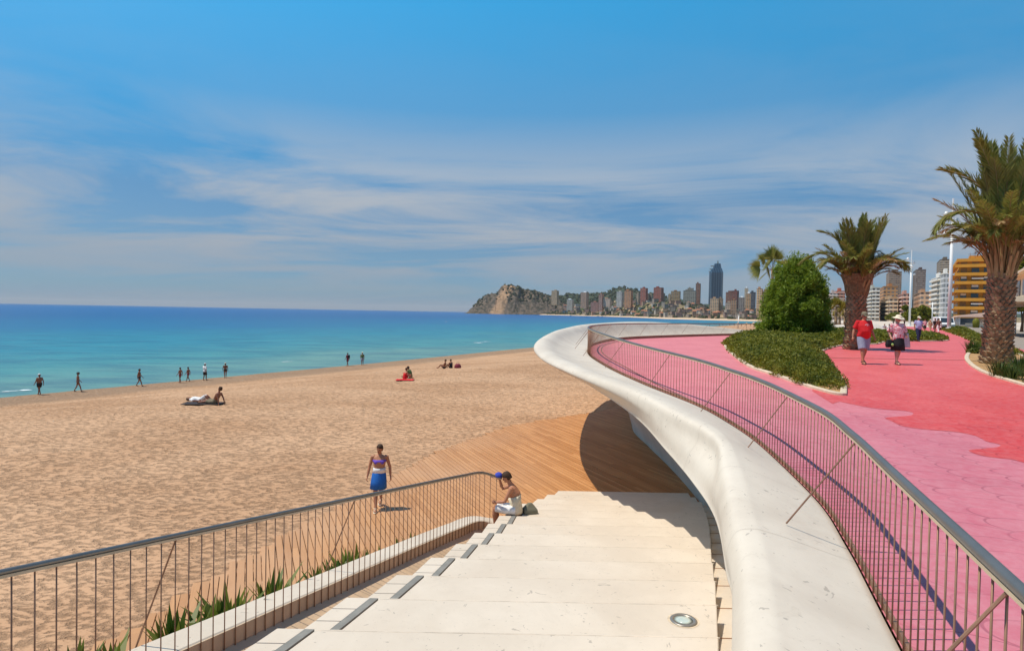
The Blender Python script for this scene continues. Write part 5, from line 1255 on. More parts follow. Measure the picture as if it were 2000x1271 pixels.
def person(label, loc, face, h, J=None, g=1.0, skin='skin', outfit=(), hair='hair', hairlen=0, detail=1, belly=0, fem=0, group=None, shades=False, curl=.5):
    t = thing('person', label, 'person', loc, face, group); sc = h/1.72; t.scale = (sc, sc, sc)
    J = J or joints(); J.setdefault('fwd', V3((0, 1, 0))); fw = J['fwd']; lat = (J['shR']-J['shL']).normalized()
    vs = .009 if detail > 1 else .03 if detail == 0 else .018
    if detail > 1: vs = .0078
    mb = MB(); mb.loft(torso_rings(J, g, 0, belly=belly, fem=fem))
    up = (J['head']-J['nb']).normalized(); hd = J['head']; hf = (J.get('hfwd') or fw).normalized(); hl = hf.cross(up).normalized(); hf = up.cross(hl).normalized()
    mb.tube([J['nb']-up*.03, J['nb']+up*.05, hd-up*.03], [.06*g**.5, .054, .052], 12)
    def H(x, y, z): return hd+hl*x+hf*y+up*z
    def ell(c, r, n=14, m=10):
        rings = []
        for i in range(m+1):
            a = -math.pi/2+math.pi*i/m; ca = max(.05, math.cos(a)); rings.append([c+hl*math.cos(6.283*k/n)*r[0]*ca+hf*math.sin(6.283*k/n)*r[1]*ca+up*math.sin(a)*r[2] for k in range(n)])
        mb.loft(rings)
    ell(H(0, -.012, .03), (.076, .094, .088)); ell(H(0, .018, -.035), (.058, .068, .075))
    if detail:
        ell(H(0, .088, -.012), (.014, .022, .026), 8, 6); ell(H(0, .078, -.075), (.022, .016, .016), 8, 6)
        for s in (-1, 1): ell(H(s*.078, -.005, -.01), (.010, .018, .030), 8, 6)
    for k, s in (('L', -1), ('R', 1)):
        a, b, c = J['sh'+k], J['el'+k], J['wr'+k]; gg = .5+.5*g
        mb.tube([a-lat*s*.05, a, a.lerp(b, .35), b, b.lerp(c, .3), c], [.050*gg, .054*gg, .046*gg, .037*gg, .038*gg, .025], 10, up=fw)
        hipk, kn, an, toe = J['hip'+k], J['kn'+k], J['an'+k], J['toe'+k]
        mb.tube([hipk+V3((0, 0, .03)), hipk.lerp(kn, .25), hipk.lerp(kn, .7), kn, kn.lerp(an, .3), kn.lerp(an, .75), an], [.090*g, .088*g, .066*gg, .055*gg, .058*gg, .040, .037], 12, up=fw)
        fd = (toe-an); heel = an-V3((fd.x, fd.y, 0)).normalized()*.045+V3((0, 0, -.045)) if J.get('stand', 1) else an
        mb.tube([heel, an+V3((0, 0, -.045)) if J.get('stand', 1) else an, an.lerp(toe, .6)+V3((0, 0, -.01)), toe], [.030, .040, .040, .024], 8)
        d = (c-b).normalized()
        if detail > 1:
            pn = (-lat*s if abs(d.dot(lat)) < .7 else fw); pn = (pn-d*pn.dot(d)).normalized(); 
            sgn = 1 if (d.cross(pn)).dot(fw) > 0 else -1
            hand(mb, c, d, pn, -sgn, curl)
        else: mb.tube([c, c+d*.06, c+d*.15], [.026, .034, .016], 6)
    voxel(mb, 'body', MT[skin], t, vs, 2)
    # hair
    if hair:
        mb = MB(); keep = mb
        def cap_ring(z, rr, back, front): return [H(math.cos(6.283*k/16)*.084*rr, (math.sin(6.283*k/16)*.100*rr)*(front if math.sin(6.283*k/16) > 0 else back)-.016, z) for k in range(16)]
        lowz = -.06-hairlen
        mb.loft([cap_ring(.126, .25, 1, 1), cap_ring(.112, .68, 1, 1), cap_ring(.07, .98, 1, .96), cap_ring(.04, 1.04, 1, .86), cap_ring(.0, 1.04, 1.02, .25), cap_ring(lowz, .92+hairlen, 1.05, -.1)]); mb.build('hair', MT[hair], t, smooth=True)
    if detail and not shades:
        for s in (-1, 1):
            mb = MB(); c = H(s*.029, .079, .005); mb.tube([c-hf*.006, c+hf*.006], .009, 8, up=up); mb.build('eye', MT['dark'], t)
        mb = MB(); c = H(0, .083, -.052); mb.tube([c-hl*.02, c+hf*.004, c+hl*.02], .005, 6, up=up); mb.build('mouth', MT['maroon'], t)
    if shades:
        mb = MB()
        for s in (-1, 1): c = H(s*.031, .088, .006); mb.tube([c-hf*.006, c+hf*.004], [.024, .024], 12, up=up)
        mb.tube([H(-.08, .0, .012), H(-.062, .082, .014), H(.062, .082, .014), H(.08, .0, .012)], .005, 6); mb.build('sunglasses', MT['black'], t)
    bellyx = belly
    for item in outfit:
        k, col = item[0], item[1]; mb = MB()
        if k == 'tshirt':
            mb.loft(torso_rings(J, g, .022, 0, 6, bellyx, fem)[0:5]+[[p.lerp(J['nb'], .15) for p in torso_rings(J, g, .022, 5, 6, bellyx)[0]]])
            for q in 'LR':
                a, b = J['sh'+q], J['el'+q]; s = 1 if q == 'R' else -1; f = item[2] if len(item) > 2 else .62
                mb.tube([a-lat*s*.06+V3((0, 0, .0)), a+V3((0, 0, .005)), a.lerp(b, f*.5), a.lerp(b, f)], [.062, .074*g**.5, .070*g**.5, .072*g**.5], 12, up=fw)
            voxel(mb, 'shirt', MT[col], t, max(vs, .012), 2)
        elif k == 'shorts' or k == 'trousers':
            mb.loft(torso_rings(J, g, .018, 0, 3, bellyx*.8, fem)[:2]+[torso_rings(J, g, .012, 2, 3, bellyx)[0]] if k == 'shorts' else torso_rings(J, g, .016, 0, 3, bellyx*.8, fem)[:2])
            f = item[2] if len(item) > 2 else (.98 if k == 'shorts' else 2)
            for q in 'LR':
                a, b, c = J['hip'+q], J['kn'+q], J['an'+q]
                if f <= 1: mb.tube([a+V3((0, 0, .04)), a.lerp(b, .3), a.lerp(b, f)], [.10*g, .108*g, .098*g if f > .7 else .108*g], 12, up=fw)
                else: mb.tube([a+V3((0, 0, .04)), a.lerp(b, .3), b, b.lerp(c, .95)], [.10*g, .102*g, .078*g, .072], 12, up=fw)
            voxel(mb, 'shorts' if k == 'shorts' else 'trousers', MT[col], t, max(vs, .012), 2)
        elif k == 'skirt':
            zb = item[2]; c0 = J['waist'].lerp(J['pel'], .2); n = 24; rings = []
            kk = (J['knL']+J['knR'])/2
            for i, (f, rx, ry) in enumerate(((0, .135, .112), (.25, .172, .135), (.6, .19, .155), (1, .20, .175))):
                c = c0.lerp(V3((kk.x, kk.y*.7, zb)), f); rings.append([c+V3((math.cos(6.283*j/n)*rx*g*(1+.05*math.sin(6*6.283*j/n)*f), math.sin(6.283*j/n)*ry*g*(1+.05*math.cos(5*6.283*j/n)*f)+bellyx*.3, 0)) for j in range(n)])
            mb.loft(rings); mb.build('skirt', MT[col], t, smooth=True)
        elif k == 'blouse':
            rings = torso_rings(J, g, .03, 0, 6, bellyx, fem); low = [[p+V3((0, 0, -.07)) for p in rings[0]]]
            low[0] = [J['pel']+(p-J['pel'])*1.32 for p in low[0]]; low[0] = [V3((p.x, p.y, J['pel'].z-.10-(.12 if p.y > .05 and abs(p.x) > .05 else 0))) for p in low[0]]
            rings[0] = [J['pel']+(p-J['pel'])*1.16 for p in rings[0]]
            mb.loft(low+rings)
            for q in 'LR':
                a, b = J['sh'+q], J['el'+q]; s = 1 if q == 'R' else -1
                mb.tube([a-lat*s*.06, a+V3((0, 0, .005)), a.lerp(b, .5), a.lerp(b, .95)], [.062, .078, .082, .09], 12, up=fw)
            voxel(mb, 'blouse', MT[col], t, .014, 2)
        elif k == 'band':      # strapless top or bikini top: from ring fraction z0..z1
            rg_ = torso_rings(J, g, .012, 0, 6, bellyx, fem); a, b = item[2], item[3]
            def at(u): i = min(4, int(u)); return [p.lerp(q, u-i) for p, q in zip(rg_[i], rg_[i+1])]
            mb.loft([at(a+(b-a)*j/4) for j in range(5)])
            if len(item) > 4:
                for s in (-1, 1):
                    c = J['chest']+lat*s*.07+fw*.10; mb.ellip(c, (.068, .06, .062), 12, 8)
            mb.build('bikini_top' if b-a < .9 else 'strapless_top', MT[col], t, smooth=True)
        elif k == 'trunks':
            mb.loft(torso_rings(J, g, .012, 0, 3, bellyx, fem)[:2]+[[p.lerp(q, .35) for p, q in zip(*torso_rings(J, g, .008, 1, 3, bellyx, fem))]])
            for q in 'LR':
                a, b = J['hip'+q], J['kn'+q]; mb.tube([a+V3((0, 0, .03)), a.lerp(b, item[2])], [.10*g, .102*g], 10, up=fw)
            mb.build('swim_trunks', MT[col], t, smooth=True)
        elif k == 'cap':
            def cr(z, r, yy=0): return [H(math.cos(6.283*j/18)*.092*r, math.sin(6.283*j/18)*.108*r-.012+yy, z) for j in range(18)]
            mb.loft([cr(.035, 1.02), cr(.075, 1.0), cr(.115, .78), cr(.135, .3)]); mb.v += [tuple(H(-.07, .07, .04)), tuple(H(.07, .07, .04)), tuple(H(.055, .165, .022)), tuple(H(-.055, .165, .022)), tuple(H(-.07, .07, .052)), tuple(H(.07, .07, .052)), tuple(H(.055, .165, .032)), tuple(H(-.055, .165, .032))]
            b = len(mb.v)-8; mb.f += [(b+3, b+2, b+1, b), (b+4, b+5, b+6, b+7), (b, b+1, b+5, b+4), (b+1, b+2, b+6, b+5), (b+2, b+3, b+7, b+6), (b+3, b, b+4, b+7)]; mb.build('cap', MT[col], t, smooth=False)
        elif k == 'hat':
            br = item[2]
            def cr(z, r, w=0): return [H(math.cos(6.283*j/28)*r, math.sin(6.283*j/28)*r*1.08-.01, z+w*math.sin(2*6.283*j/28+.6)) for j in range(28)]
            mb.loft([cr(.035, br, .022), cr(.052, br*.75, .01), cr(.056, .098), cr(.12, .088), cr(.145, .06), cr(.146, .02)]); mb.loft([cr(.029, br, .022), cr(.046, br*.75, .01), cr(.048, .09)]); mb.build('hat', MT[col], t, smooth=True)
        elif k == 'sandals' or k == 'shoes':
            for q in 'LR':
                an, toe = J['an'+q], J['toe'+q]; fd = V3((toe.x-an.x, toe.y-an.y, 0)).normalized(); m2 = MB(); sl = V3((0, 0, toe.z-an.z+.03))
                hh = an-fd*.06+V3((0, 0, -.070)); tt = toe+fd*.02+V3((0, 0, -.022)); m2.tube([hh, hh.lerp(tt, .3), hh.lerp(tt, .75), tt], [.034, .040, .050, .036], 10, flat=.35)
                if k == 'sandals': m2.tube([an.lerp(toe, .55)+lat*-.05+V3((0, 0, -.03)), an.lerp(toe, .55)+V3((0, 0, .035)), an.lerp(toe, .55)+lat*.05+V3((0, 0, -.03))], .014, 6); m2.tube([an+lat*-.045, an+fd*.04+V3((0, 0, .01)), an+lat*.045, an-fd*.045], .010, 6)
                else: m2.tube([an-fd*.03+V3((0, 0, -.04)), an.lerp(toe, .5), toe], [.045, .05, .035], 8, flat=.8)
                m2.build('sandal' if k == 'sandals' else 'shoe', MT[col], t, smooth=True)
        elif k == 'backpack':
            mb.box(tuple(J['chest']-fw*.21+V3((0, 0, -.02))), (.28, .16, .42)); mb.build('backpack', MT[col], t, bevel=.04)
    return t
FL = lambda px, py: tuple(onfloor(px, py))
# --- man in red
J = joints(.36, .35); J['elL'] = V3((-.285, -.05, 1.12)); J['wrL'] = V3((-.33, .05, .90)); J['elR'] = V3((.285, -.06, 1.12)); J['wrR'] = V3((.34, -.02, .89))
p = onfloor(1685, 710.5); mR = person('man in a red t-shirt, grey-blue shorts, cap and sunglasses walking on the red paving', tuple(p), PI-.05, 1.76, J, 1.22, 'skin', (('tshirt', 'redcloth', .8), ('shorts', 'bluegrey', .98), ('cap', 'khaki'), ('sandals', 'shoe')), 'greyhair', 0, 2, .055, shades=True)
mb = MB(); c = V3((-.005, .205, 1.265)); n = 26
def em(a, r, y=0): return (c.x+r*math.cos(a), c.y-.30*abs(r*math.cos(a))-(.0), c.z+r*math.sin(a))
for i in range(n):
    a0, a1 = 6.283*i/n, 6.283*(i+1)/n
    if i in (12, 13): continue
    mb.face([em(a0, .058), em(a0, .073), em(a1, .073), em(a1, .058)])
mb.face([em(PI*.5, .052), em(PI*.5+.5, .03), em(PI+.45, .056), em(PI+.7, .05), em(PI*.5, .012), em(-.7, .05), em(-.45, .056), em(PI*.5-.5, .03)])
mb.build('shirt_emblem', MT['white'], mR)
# --- woman in sun hat
J = joints(.26, .1); J['elL'] = V3((-.30, -.02, 1.13)); J['wrL'] = V3((-.22, .16, 1.02)); J['elR'] = V3((.29, -.04, 1.14)); J['wrR'] = V3((.31, .10, .96))
p = onfloor(1751, 711.5); wH = person('woman in a wide cream sun hat, flowered pink blouse and black skirt', tuple(p), PI+.05, 1.66, J, 1.16, 'skin3', (('skirt', 'black', .50), ('blouse', 'flower'), ('hat', 'straw', .205), ('sandals', 'shoe')), 'straw', .06, 2, .02, 1, shades=True)
def wpt(root, v): return root.matrix_basis @ Vector(v)
bpy.context.view_layer.update()
q = Matrix.Translation(p) @ Matrix.Rotation(PI+.05, 4, 'Z') @ Matrix.Scale(1.66/1.72, 4)
bag = thing('handbag', 'black handbag hanging at the hip of the woman in the sun hat', 'handbag', tuple(q @ V3((.30, .06, .60))), .2)
mb = MB(); mb.loft([[V3((x*w, y*d, z)) for x, y in ((-.5, -.5), (.5, -.5), (.5, .5), (-.5, .5))] for z, w, d in ((0, .26, .12), (.12, .30, .14), (.26, .24, .06))]); mb.build('body', MT['black'], bag, bevel=.02)
mb = MB(); mb.tube([(-.10, 0, .25), (-.03, .02, .62), (.0, .06, .80), (.05, .02, .62), (.10, 0, .25)], .008, 6); mb.build('strap', MT['black'], bag)
mb = MB(); mb.ellip((.02, -.085, .10), (.05, .03, .05), 12, 8); mb.build('green_tag', mat('green charm', (.35, .55, .15), .6), bag, smooth=True)
jk = thing('jacket', 'pale grey jacket draped over the arm of the woman in the sun hat', 'jacket', tuple(q @ V3((-.30, .02, .62))), .1)
mb = MB(); rings = []
for i in range(9):
    f = i/8; z = .50*(1-f)-.02; w = .07+.10*f; rings.append([V3((math.cos(6.283*j/20)*w*(1+.18*math.sin(j*2.1+f*3)), math.sin(6.283*j/20)*(.05+.03*f)*(1+.2*math.sin(j*1.7)), z)) for j in range(20)])
mb.loft(rings); mb.build('cloth', mat('pale grey cloth', (.50, .47, .50), .8, .1, 6), jk, smooth=True)
# --- others on the promenade
p = onfloor(1793, 667); person('man in a white-blue shirt, navy trousers and pale cap farther down the paving', tuple(p), PI, 1.74, joints(.30, .3), 1.12, 'skin', (('tshirt', 'lilac', .7), ('trousers', 'navy'), ('cap', 'cream'), ('shoes', 'shoe')), 'greyhair', 0, 1, .03)
G2 = 'strollers far down the promenade'
for (px, py, h, fc, top, bot, ht, lab) in ((1806, 649, 1.62, PI, 'flower', 'dark', None, 'stroller in a pinkish top and dark shorts, leftmost of the far group'), (1816.5, 650, 1.60, PI+.3, 'tanc', 'tanc', 'cream', 'stroller in tan clothes and a pale hat in the far group'),
        (1826, 650, 1.72, .1, 'dark', 'brownc', None, 'stroller in dark clothes beside the one in white trousers'), (1833, 650.5, 1.75, 0, 'brownc', 'white', None, 'stroller in a brown top and white trousers, rightmost of the far group')):
    p = onfloor(px, py); person(lab, tuple(p), fc, h, joints(.3, .4), 1.08, 'skin', (('tshirt', top, .8), ('trousers' if bot != 'dark' else 'shorts', bot)) + ((('cap', ht),) if ht else ()), 'hair', 0, 0, .02, group=G2)
def sitj(lean=.25, knee=.35, sx=1, seat=.0):
    """seated on the ground: hips at z .1, facing +Y"""
    J = dict(pel=V3((0, 0, .12)), waist=V3((0, .04*lean, .27)), chest=V3((0, .18*lean*1.2, .45)), nb=V3((0, .30*lean*1.2, .62)), head=V3((0, .42*lean*1.2+.02, .78)), stand=0)
    for s, k in ((-1, 'L'), (1, 'R')):
        J['sh'+k] = J['nb']+V3((s*.18, 0, -.055)); J['hip'+k] = V3((s*.09, .03, .10)); J['kn'+k] = V3((s*.11, .36, .10+knee)); J['an'+k] = V3((s*.10, .62 if knee > .2 else .78, .06)); J['toe'+k] = J['an'+k]+V3((0, .14, .06))
        J['el'+k] = J['sh'+k]+V3((s*.06, .14, -.22)); J['wr'+k] = J['el'+k]+V3((-s*.06, .22, .02))
    return J
# resting pair by the wall at left of the woman in the hat
for (px, py, top, lab) in ((1727, 645, 'bluegrey', 'person in grey sitting at the far white parapet left of the sun hat'), (1736, 646, 'white', 'second person sitting by the far white parapet, in a pale top')):
    p = onfloor(px, py); person(lab, (p.x, p.y, p.z), PI*.9, 1.7, sitj(.2, .38), 1.1, 'skin', (('tshirt', top, .8), ('shorts', 'navy')), 'greyhair', 0, 0)
# --- woman in blue skirt on the deck
J = joints(.44, .25); J['elL'] = V3((-.27, -.04, 1.12)); J['wrL'] = V3((-.30, .02, .86)); J['elR'] = V3((.26, -.02, 1.12)); J['wrR'] = V3((.31, .04, .87)); J['hfwd'] = V3((.35, .9, -.1))
J['anR'] = V3((.06, .26, .085)); J['toeR'] = V3((.06, .43, .035)); J['knR'] = V3((.08, .16, .49)); J['anL'] = V3((-.02, -.30, .20)); J['toeL'] = V3((.0, -.16, .06)); J['knL'] = V3((-.05, .0, .49))
p = PH(740, 991, 4.98); wB = person('woman with a purple bikini top and bright blue skirt walking on the timber deck', (p.x, p.y, HC-4.998), PI+.12, 1.62, J, 1.08, 'skin', (('skirt', 'blue', .56), ('band', 'purple', 3.0, 3.45, 1), ('sandals', 'straw')), 'hair', .0, 2, .015, 1)
mb = MB(); rg_ = torso_rings(J, 1.08, .02, 0, 6, .015, 1); mb.loft([[a.lerp(b_, .3) for a, b_ in zip(rg_[1], rg_[2])], [a.lerp(b_, .75) for a, b_ in zip(rg_[1], rg_[2])], [a.lerp(b_, .10) for a, b_ in zip(rg_[2], rg_[3])]]); mb.build('white_sash', MT['white'], wB, smooth=True)
# --- woman sitting on the steps, facing left
zs_ = HC-sH(8); J = dict(pel=V3((0, .0, .11)), waist=V3((0, .03, .26)), chest=V3((0, .07, .45)), nb=V3((0, .14, .63)), head=V3((0, .24, .79)), stand=0)
J.update(shL=V3((-.17, .12, .58)), shR=V3((.17, .12, .58)), hipL=V3((-.09, .05, .10)), hipR=V3((.09, .05, .10)), knL=V3((-.10, .48, .13)), knR=V3((.10, .47, .13)), anL=V3((-.09, .45, -.28)), anR=V3((.11, .43, -.28)), toeL=V3((-.09, .60, -.34)), toeR=V3((.11, .58, -.34)))
J.update(elL=V3((-.24, .24, .33)), wrL=V3((-.12, .45, .27)), elR=V3((.22, .36, .47)), wrR=V3((.10, .40, .70)), hfwd=V3((0, .85, -.3)))
p = PH(1000, 1004, sH(8)); ws = person('tanned woman in a strapless cream dress sitting on the edge of the steps', (p.x+.10, p.y+.02, zs_), PI/2-.12, 1.64, J, 1.0, 'skin', (('band', 'cream', .1, 2.75),), 'brownhair' if 'brownhair' in MT else 'hair', .0, 2, .01, 1)
mb = MB()
for q_ in 'LR': mb.tube([J['hip'+q_]+V3((0, -.04, .02)), J['hip'+q_].lerp(J['kn'+q_], .5), J['kn'+q_]+V3((0, -.02, .0))], [.10, .092, .075], 12)
voxel(mb, 'white_trousers', MT['white'], ws, .014, 2)
q = Matrix.Translation(V3((p.x+.10, p.y+.02, zs_))) @ Matrix.Rotation(PI/2-.12, 4, 'Z') @ Matrix.Scale(1.64/1.72, 4)
hc = thing('blue_cap', 'bright blue cap held up to the face by the woman on the steps', 'cap', tuple(q @ V3((.06, .42, .80))), PI/2)
mb = MB(); mb.ellip((0, 0, 0), (.085, .085, .075), 14, 8, lambda v: Vector((v.x, v.y, max(v.z, -.02)))); mb.build('crown', MT['royal'], hc, smooth=True)
mb = MB(); mb.box((0, .11, -.015), (.12, .09, .012)); mb.build('peak', MT['royal'], hc, bevel=.01)
bg_ = thing('folded_bag', 'grey-green bag lying on the step behind the sitting woman', 'bag', tuple(q @ V3((.12, -.27, .0))), .3); mb = MB(); mb.loft([[V3((x*w, y*d, z)) for x, y in ((-.5, -.5), (.5, -.5), (.5, .5), (-.5, .5))] for z, w, d in ((0, .30, .22), (.08, .30, .22), (.16, .18, .12), (.22, .08, .05))]); mb.build('body', mat('grey green cloth', (.18, .17, .12), .9, .1), bg_, bevel=.03)
# --- bathers
def ground(px, py): return hit(px, py, lambda x, y: max(sand_z(x, y), .0))
def walker(px, py, h, fc, skin, outfit, lab, st=.5, hair='hair', g=1.05, **k):
    p = ground(px, py); return person(lab, (p.x, p.y, max(.0, sand_z(p.x, p.y))-.01), fc, h, joints(st, .5), g, skin, outfit, hair, 0, 1, group='bathers strolling along the waterline', **k)
walker(77, 771, 1.72, 1.2, 'skin2', (('trunks', 'dark', .6), ('cap', 'white')), 'bather in a white cap and dark trunks, leftmost at the waterline', .55, g=1.15, belly=.05)
walker(152, 765, 1.66, -.9, 'skin2', (('trunks', 'brownc', .2), ('hat', 'dark', .14)), 'slim bather in a dark hat, second from the left at the waterline', .5, g=.92)
walker(272, 754.5, 1.62, -1.3, 'skin2', (('trunks', 'dark', .3), ('band', 'dark', 3.0, 3.4)), 'lone dark-haired bather third from the left at the waterline', .55, g=1.05)
walker(352, 747.5, 1.5, 1.4, 'skin2', (('trunks', 'maroon', .2), ('band', 'tanc', 3.0, 3.4)), 'smaller bather facing a companion at the waterline', .3, g=1.0)
w2 = walker(367.5, 745, 1.45, 1.5, 'skin2', (('trunks', 'maroon', .3),), 'bather reaching an arm out towards the smaller companion', .5)
walker(400, 742.5, 1.72, -.4, 'skin2', (('tshirt', 'white', .9), ('trunks', 'dark', .8), ('cap', 'white')), 'walker in a white t-shirt and white cap at the waterline', .2, g=1.1)
walker(440, 738, 1.6, .5, 'skin2', (('trunks', 'dark', .2), ('band', 'dark', 3.0, 3.4), ('cap', 'straw')), 'bather in a dark bikini and pale cap right of the white t-shirt', .4)
walker(679, 714.5, 1.72, 1.0, 'skin2', (('tshirt', 'maroon', .6), ('trunks', 'maroon', .8), ('backpack', 'black')), 'walker in maroon with a black backpack near the water', .4, g=1.05)
walker(707.5, 713, 1.74, .2, 'skin2', (('band', 'green', 1.2, 4.0), ('trunks', 'bluegrey', .8), ('hat', 'cream', .14)), 'walker in a green top and pale hat near the water', .3)
def sitter(px, py, h, fc, skin, J, outfit, lab, hair='hair', **k):
    p = ground(px, py); return person(lab, (p.x, p.y, sand_z(p.x, p.y)), fc, h, J, 1.05, skin, outfit, hair, 0, 1, **k), p
def towel(px, py, w, l, rz, m, lab, name='towel', hump=0):
    p = ground(px, py); rows = []
    for i in range(14):
        r = []
        for j in range(10):
            x, y = (i/13-.5)*l, (j/9-.5)*w; z = .04+.02*noise.noise(V3((x*3+px, y*3, 1)))+hump*max(0, .5+.8*noise.noise(V3((x*2.2+px, y*2.5, 3))))*math.cos(x/l*3)*math.cos(y/w*3)
            r.append((x, y, z))
        rows.append(r)
    o = grid(name, rows, m); o.location = (p.x, p.y, sand_z(p.x, p.y)); o.rotation_euler = (0, 0, rz); so_ = o.modifiers.new('s', 'SOLIDIFY'); so_.thickness = .02; return tag(o, lab, name.replace('_', ' '))
# reclining man
J = sitj(-.75, .10); J['head'] = V3((0, -.30, .80)); J['nb'] = V3((0, -.24, .61)); J['chest'] = V3((0, -.17, .44)); J['waist'] = V3((0, -.08, .27))
for s, k in ((-1, 'L'), (1, 'R')):
    J['sh'+k] = J['nb']+V3((s*.18, 0, -.05)); J['el'+k] = J['sh'+k]+V3((s*.05, -.10, -.26)); J['wr'+k] = J['el'+k]+V3((s*.02, -.05, -.24)); J['kn'+k] = V3((s*.11, .42, .20 if s > 0 else .14)); J['an'+k] = V3((s*.12, .82, .07)); J['toe'+k] = V3((s*.14, .90, .20))
sitter(419, 789, 1.78, 1.45, 'skin2', J, (('shorts', 'khaki', .9),), 'tanned bather leaning back on both hands on the sand')
towel(397, 789, .9, 2.0, .1, MT['dark'], 'dark mat under the bather leaning back', 'beach_mat')
J = sitj(.0, .2); J['pel'] = V3((0, 0, .12)); J['waist'] = V3((0, -.15, .15)); J['chest'] = V3((0, -.33, .16)); J['nb'] = V3((0, -.50, .17)); J['head'] = V3((0, -.66, .17)); J['fwd'] = V3((0, 0, 1))
for s, k in ((-1, 'L'), (1, 'R')):
    J['sh'+k] = V3((s*.18, -.46, .16)); J['el'+k] = V3((s*.25, -.25, .1)); J['wr'+k] = V3((s*.2, -.02, .1)); J['kn'+k] = V3((s*.1, .35, .36)); J['an'+k] = V3((s*.1, .62, .07)); J['toe'+k] = V3((s*.1, .75, .1)); J['hip'+k] = V3((s*.09, .03, .12))
sitter(391, 785, 1.7, -1.6, 'skin2', J, (('tshirt', 'white', .9), ('shorts', 'white', .95)), 'bather in white lying flat beside the one leaning back')
# couple with the red towel
towel(791, 742.5, .8, 1.3, .05, MT['redcloth'], 'red towel under the couple in the middle of the beach')
sitter(790, 741, 1.68, -.9, 'skin', sitj(.3, .3), (('trunks', 'redcloth', .5), ('band', 'redcloth', .5, 3.3)), 'bather in red sitting on the red towel')
sitter(802, 738, 1.72, 1.3, 'skin2', sitj(.4, .3), (('tshirt', 'green', .6), ('shorts', 'white', .8)), 'bather in a dark green shirt and white shorts, right of the red towel')
sitter(868, 720, 1.7, 1.5, 'skin2', sitj(-.2, .25), (('trunks', 'dark', .3),), 'dark tanned bather sitting leftmost near the maroon bag')
sitter(881, 719.5, 1.66, .9, 'skin2', sitj(.1, .3), (('trunks', 'black', .3), ('band', 'black', 1.2, 3.4)), 'bather in a black swimsuit sitting next to the maroon bag')
p = ground(894, 719); bg2 = thing('beach_bag', 'maroon beach bag on the sand beside the bather in black', 'bag', (p.x, p.y, sand_z(p.x, p.y)), .2)
mb = MB(); mb.loft([[V3((math.cos(6.283*j/14)*w, math.sin(6.283*j/14)*w*.6, z)) for j in range(14)] for z, w in ((0, .30), (.15, .34), (.32, .26), (.42, .16))]); mb.build('body', MT['maroon'], bg2, smooth=True)
mb = MB(); mb.tube([(-.12, 0, .40), (-.08, 0, .56), (.08, 0, .56), (.12, 0, .40)], .015, 6); mb.build('handle', MT['maroon'], bg2)
sitter(1061, 703, 1.6, -1.4, 'skin', sitj(.1, .2), (('tshirt', 'white', .6), ('trunks', 'redcloth', .4)), 'bather in white sitting close under the tip of the white parapet')
# distant bathers on the sand beyond the parapet
G3 = 'distant bathers beyond the parapet'
base = None; rnd = random.Random(8)
for i, (px, py, col) in enumerate(((1386, 638.2, 'black'), (1405, 637, 'dark'), (1412, 636.5, 'maroon'), (1425, 636, 'dark'), (1434, 637, 'black'), (1448, 638, 'brownc'), (1457, 636, 'dark'), (1466, 637, 'navy'), (1473, 639, 'redcloth'), (1478, 635, 'dark'), (1630, 640, 'white'), (1612, 641, 'dark'))):
    p = hit(px, py, lambda x, y: max(0, sand_z(x, y)))
    lab = 'tiny dark bather figure at the waterline beyond the parapet' if px < 1500 else ('tiny pale figure on the sand left of the netted palm' if i == 10 else 'tiny dark figure on the sand right of the bush')
    if base is None: base = person(lab, (p.x, p.y, max(0, sand_z(p.x, p.y))), rnd.uniform(0, 6), 1.75, joints(.4, .5), 1.05, 'skin2', (('trunks', 'dark', .5),), 'hair', 0, 0, group=G3)
    else: dup(base, (p.x, p.y, max(0, sand_z(p.x, p.y))), rnd.uniform(0, 6), lab)
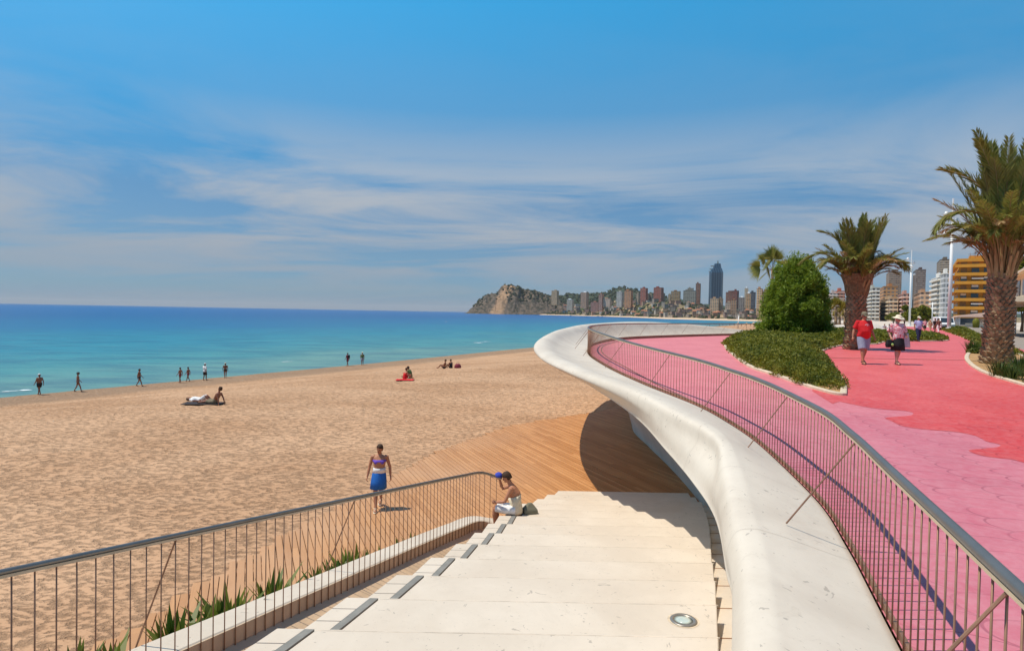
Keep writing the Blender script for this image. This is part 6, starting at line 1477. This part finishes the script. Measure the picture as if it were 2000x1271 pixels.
# straw parasols folded / beach clutter seen as pale clumps
for i, (px, py) in enumerate(((1440, 641), (1458, 641.5), (1472, 640), (1489, 634), (1500, 633), (1512, 632), (1592, 636), (1610, 637))):
    p = hit(px, py, sand_z); t = thing('sunshade', ['folded straw sunshade nearest the parapet on the far sand', 'second straw sunshade right of the nearest folded one', 'straw sunshade by the small thin shrub', 'straw sunshade just left of the big bush', 'straw sunshade partly behind the big bush', 'straw sunshade hidden low behind the bush', 'straw sunshade between the palm trunks behind the bush', 'straw sunshade left of the netted palm trunk'][i], 'sunshade', (p.x, p.y, sand_z(p.x, p.y)), .3*i, 'straw sunshades on the far sand')
    mb = MB(); mb.tube([(0, 0, 0), (0, 0, 2.4)], .05, 6); mb.build('pole', MT['stem'], t); mb = MB(); n = 10
    mb.loft([[V3((math.cos(6.283*j/n)*r*(1+.08*(j % 2)), math.sin(6.283*j/n)*r*(1+.08*(j % 2)), z)) for j in range(n)] for r, z in ((1.25, 1.85), (.7, 2.2), (.06, 2.6))]); mb.build('canopy', MT['strawt'] if 'strawt' in MT else MT.setdefault('strawt', mat('straw thatch', (.58, .40, .24), .95, .2, 3)), t)

# thin dark line across the paving
a = onfloor(1622, 699); b = onfloor(1886, 703.5); mb = MB(); c = (a+b)/2; mb.box((c.x, c.y, c.z+.012), ((b-a).length, .05, .006), math.atan2(b.y-a.y, b.x-a.x)); tag(mb.build('paving_line', MT['steel']), 'thin dark line running across the red paving behind the walkers', 'joint')

# ---- the air
hz = bpy.data.materials.new('haze'); hz.use_nodes = True; nt = hz.node_tree; nt.nodes.clear()
o_ = nt.nodes.new('ShaderNodeOutputMaterial'); pv = nt.nodes.new('ShaderNodeVolumePrincipled'); pv.inputs['Density'].default_value = .000035; pv.inputs['Color'].default_value = (.90, .89, .89, 1); pv.inputs['Anisotropy'].default_value = 0
nt.links.new(pv.outputs[0], o_.inputs['Volume'])
mb = MB(); mb.box((0, 16000, 150), (84000, 38000, 308)); o = mb.build('haze', hz); tag(o, kind='stuff')
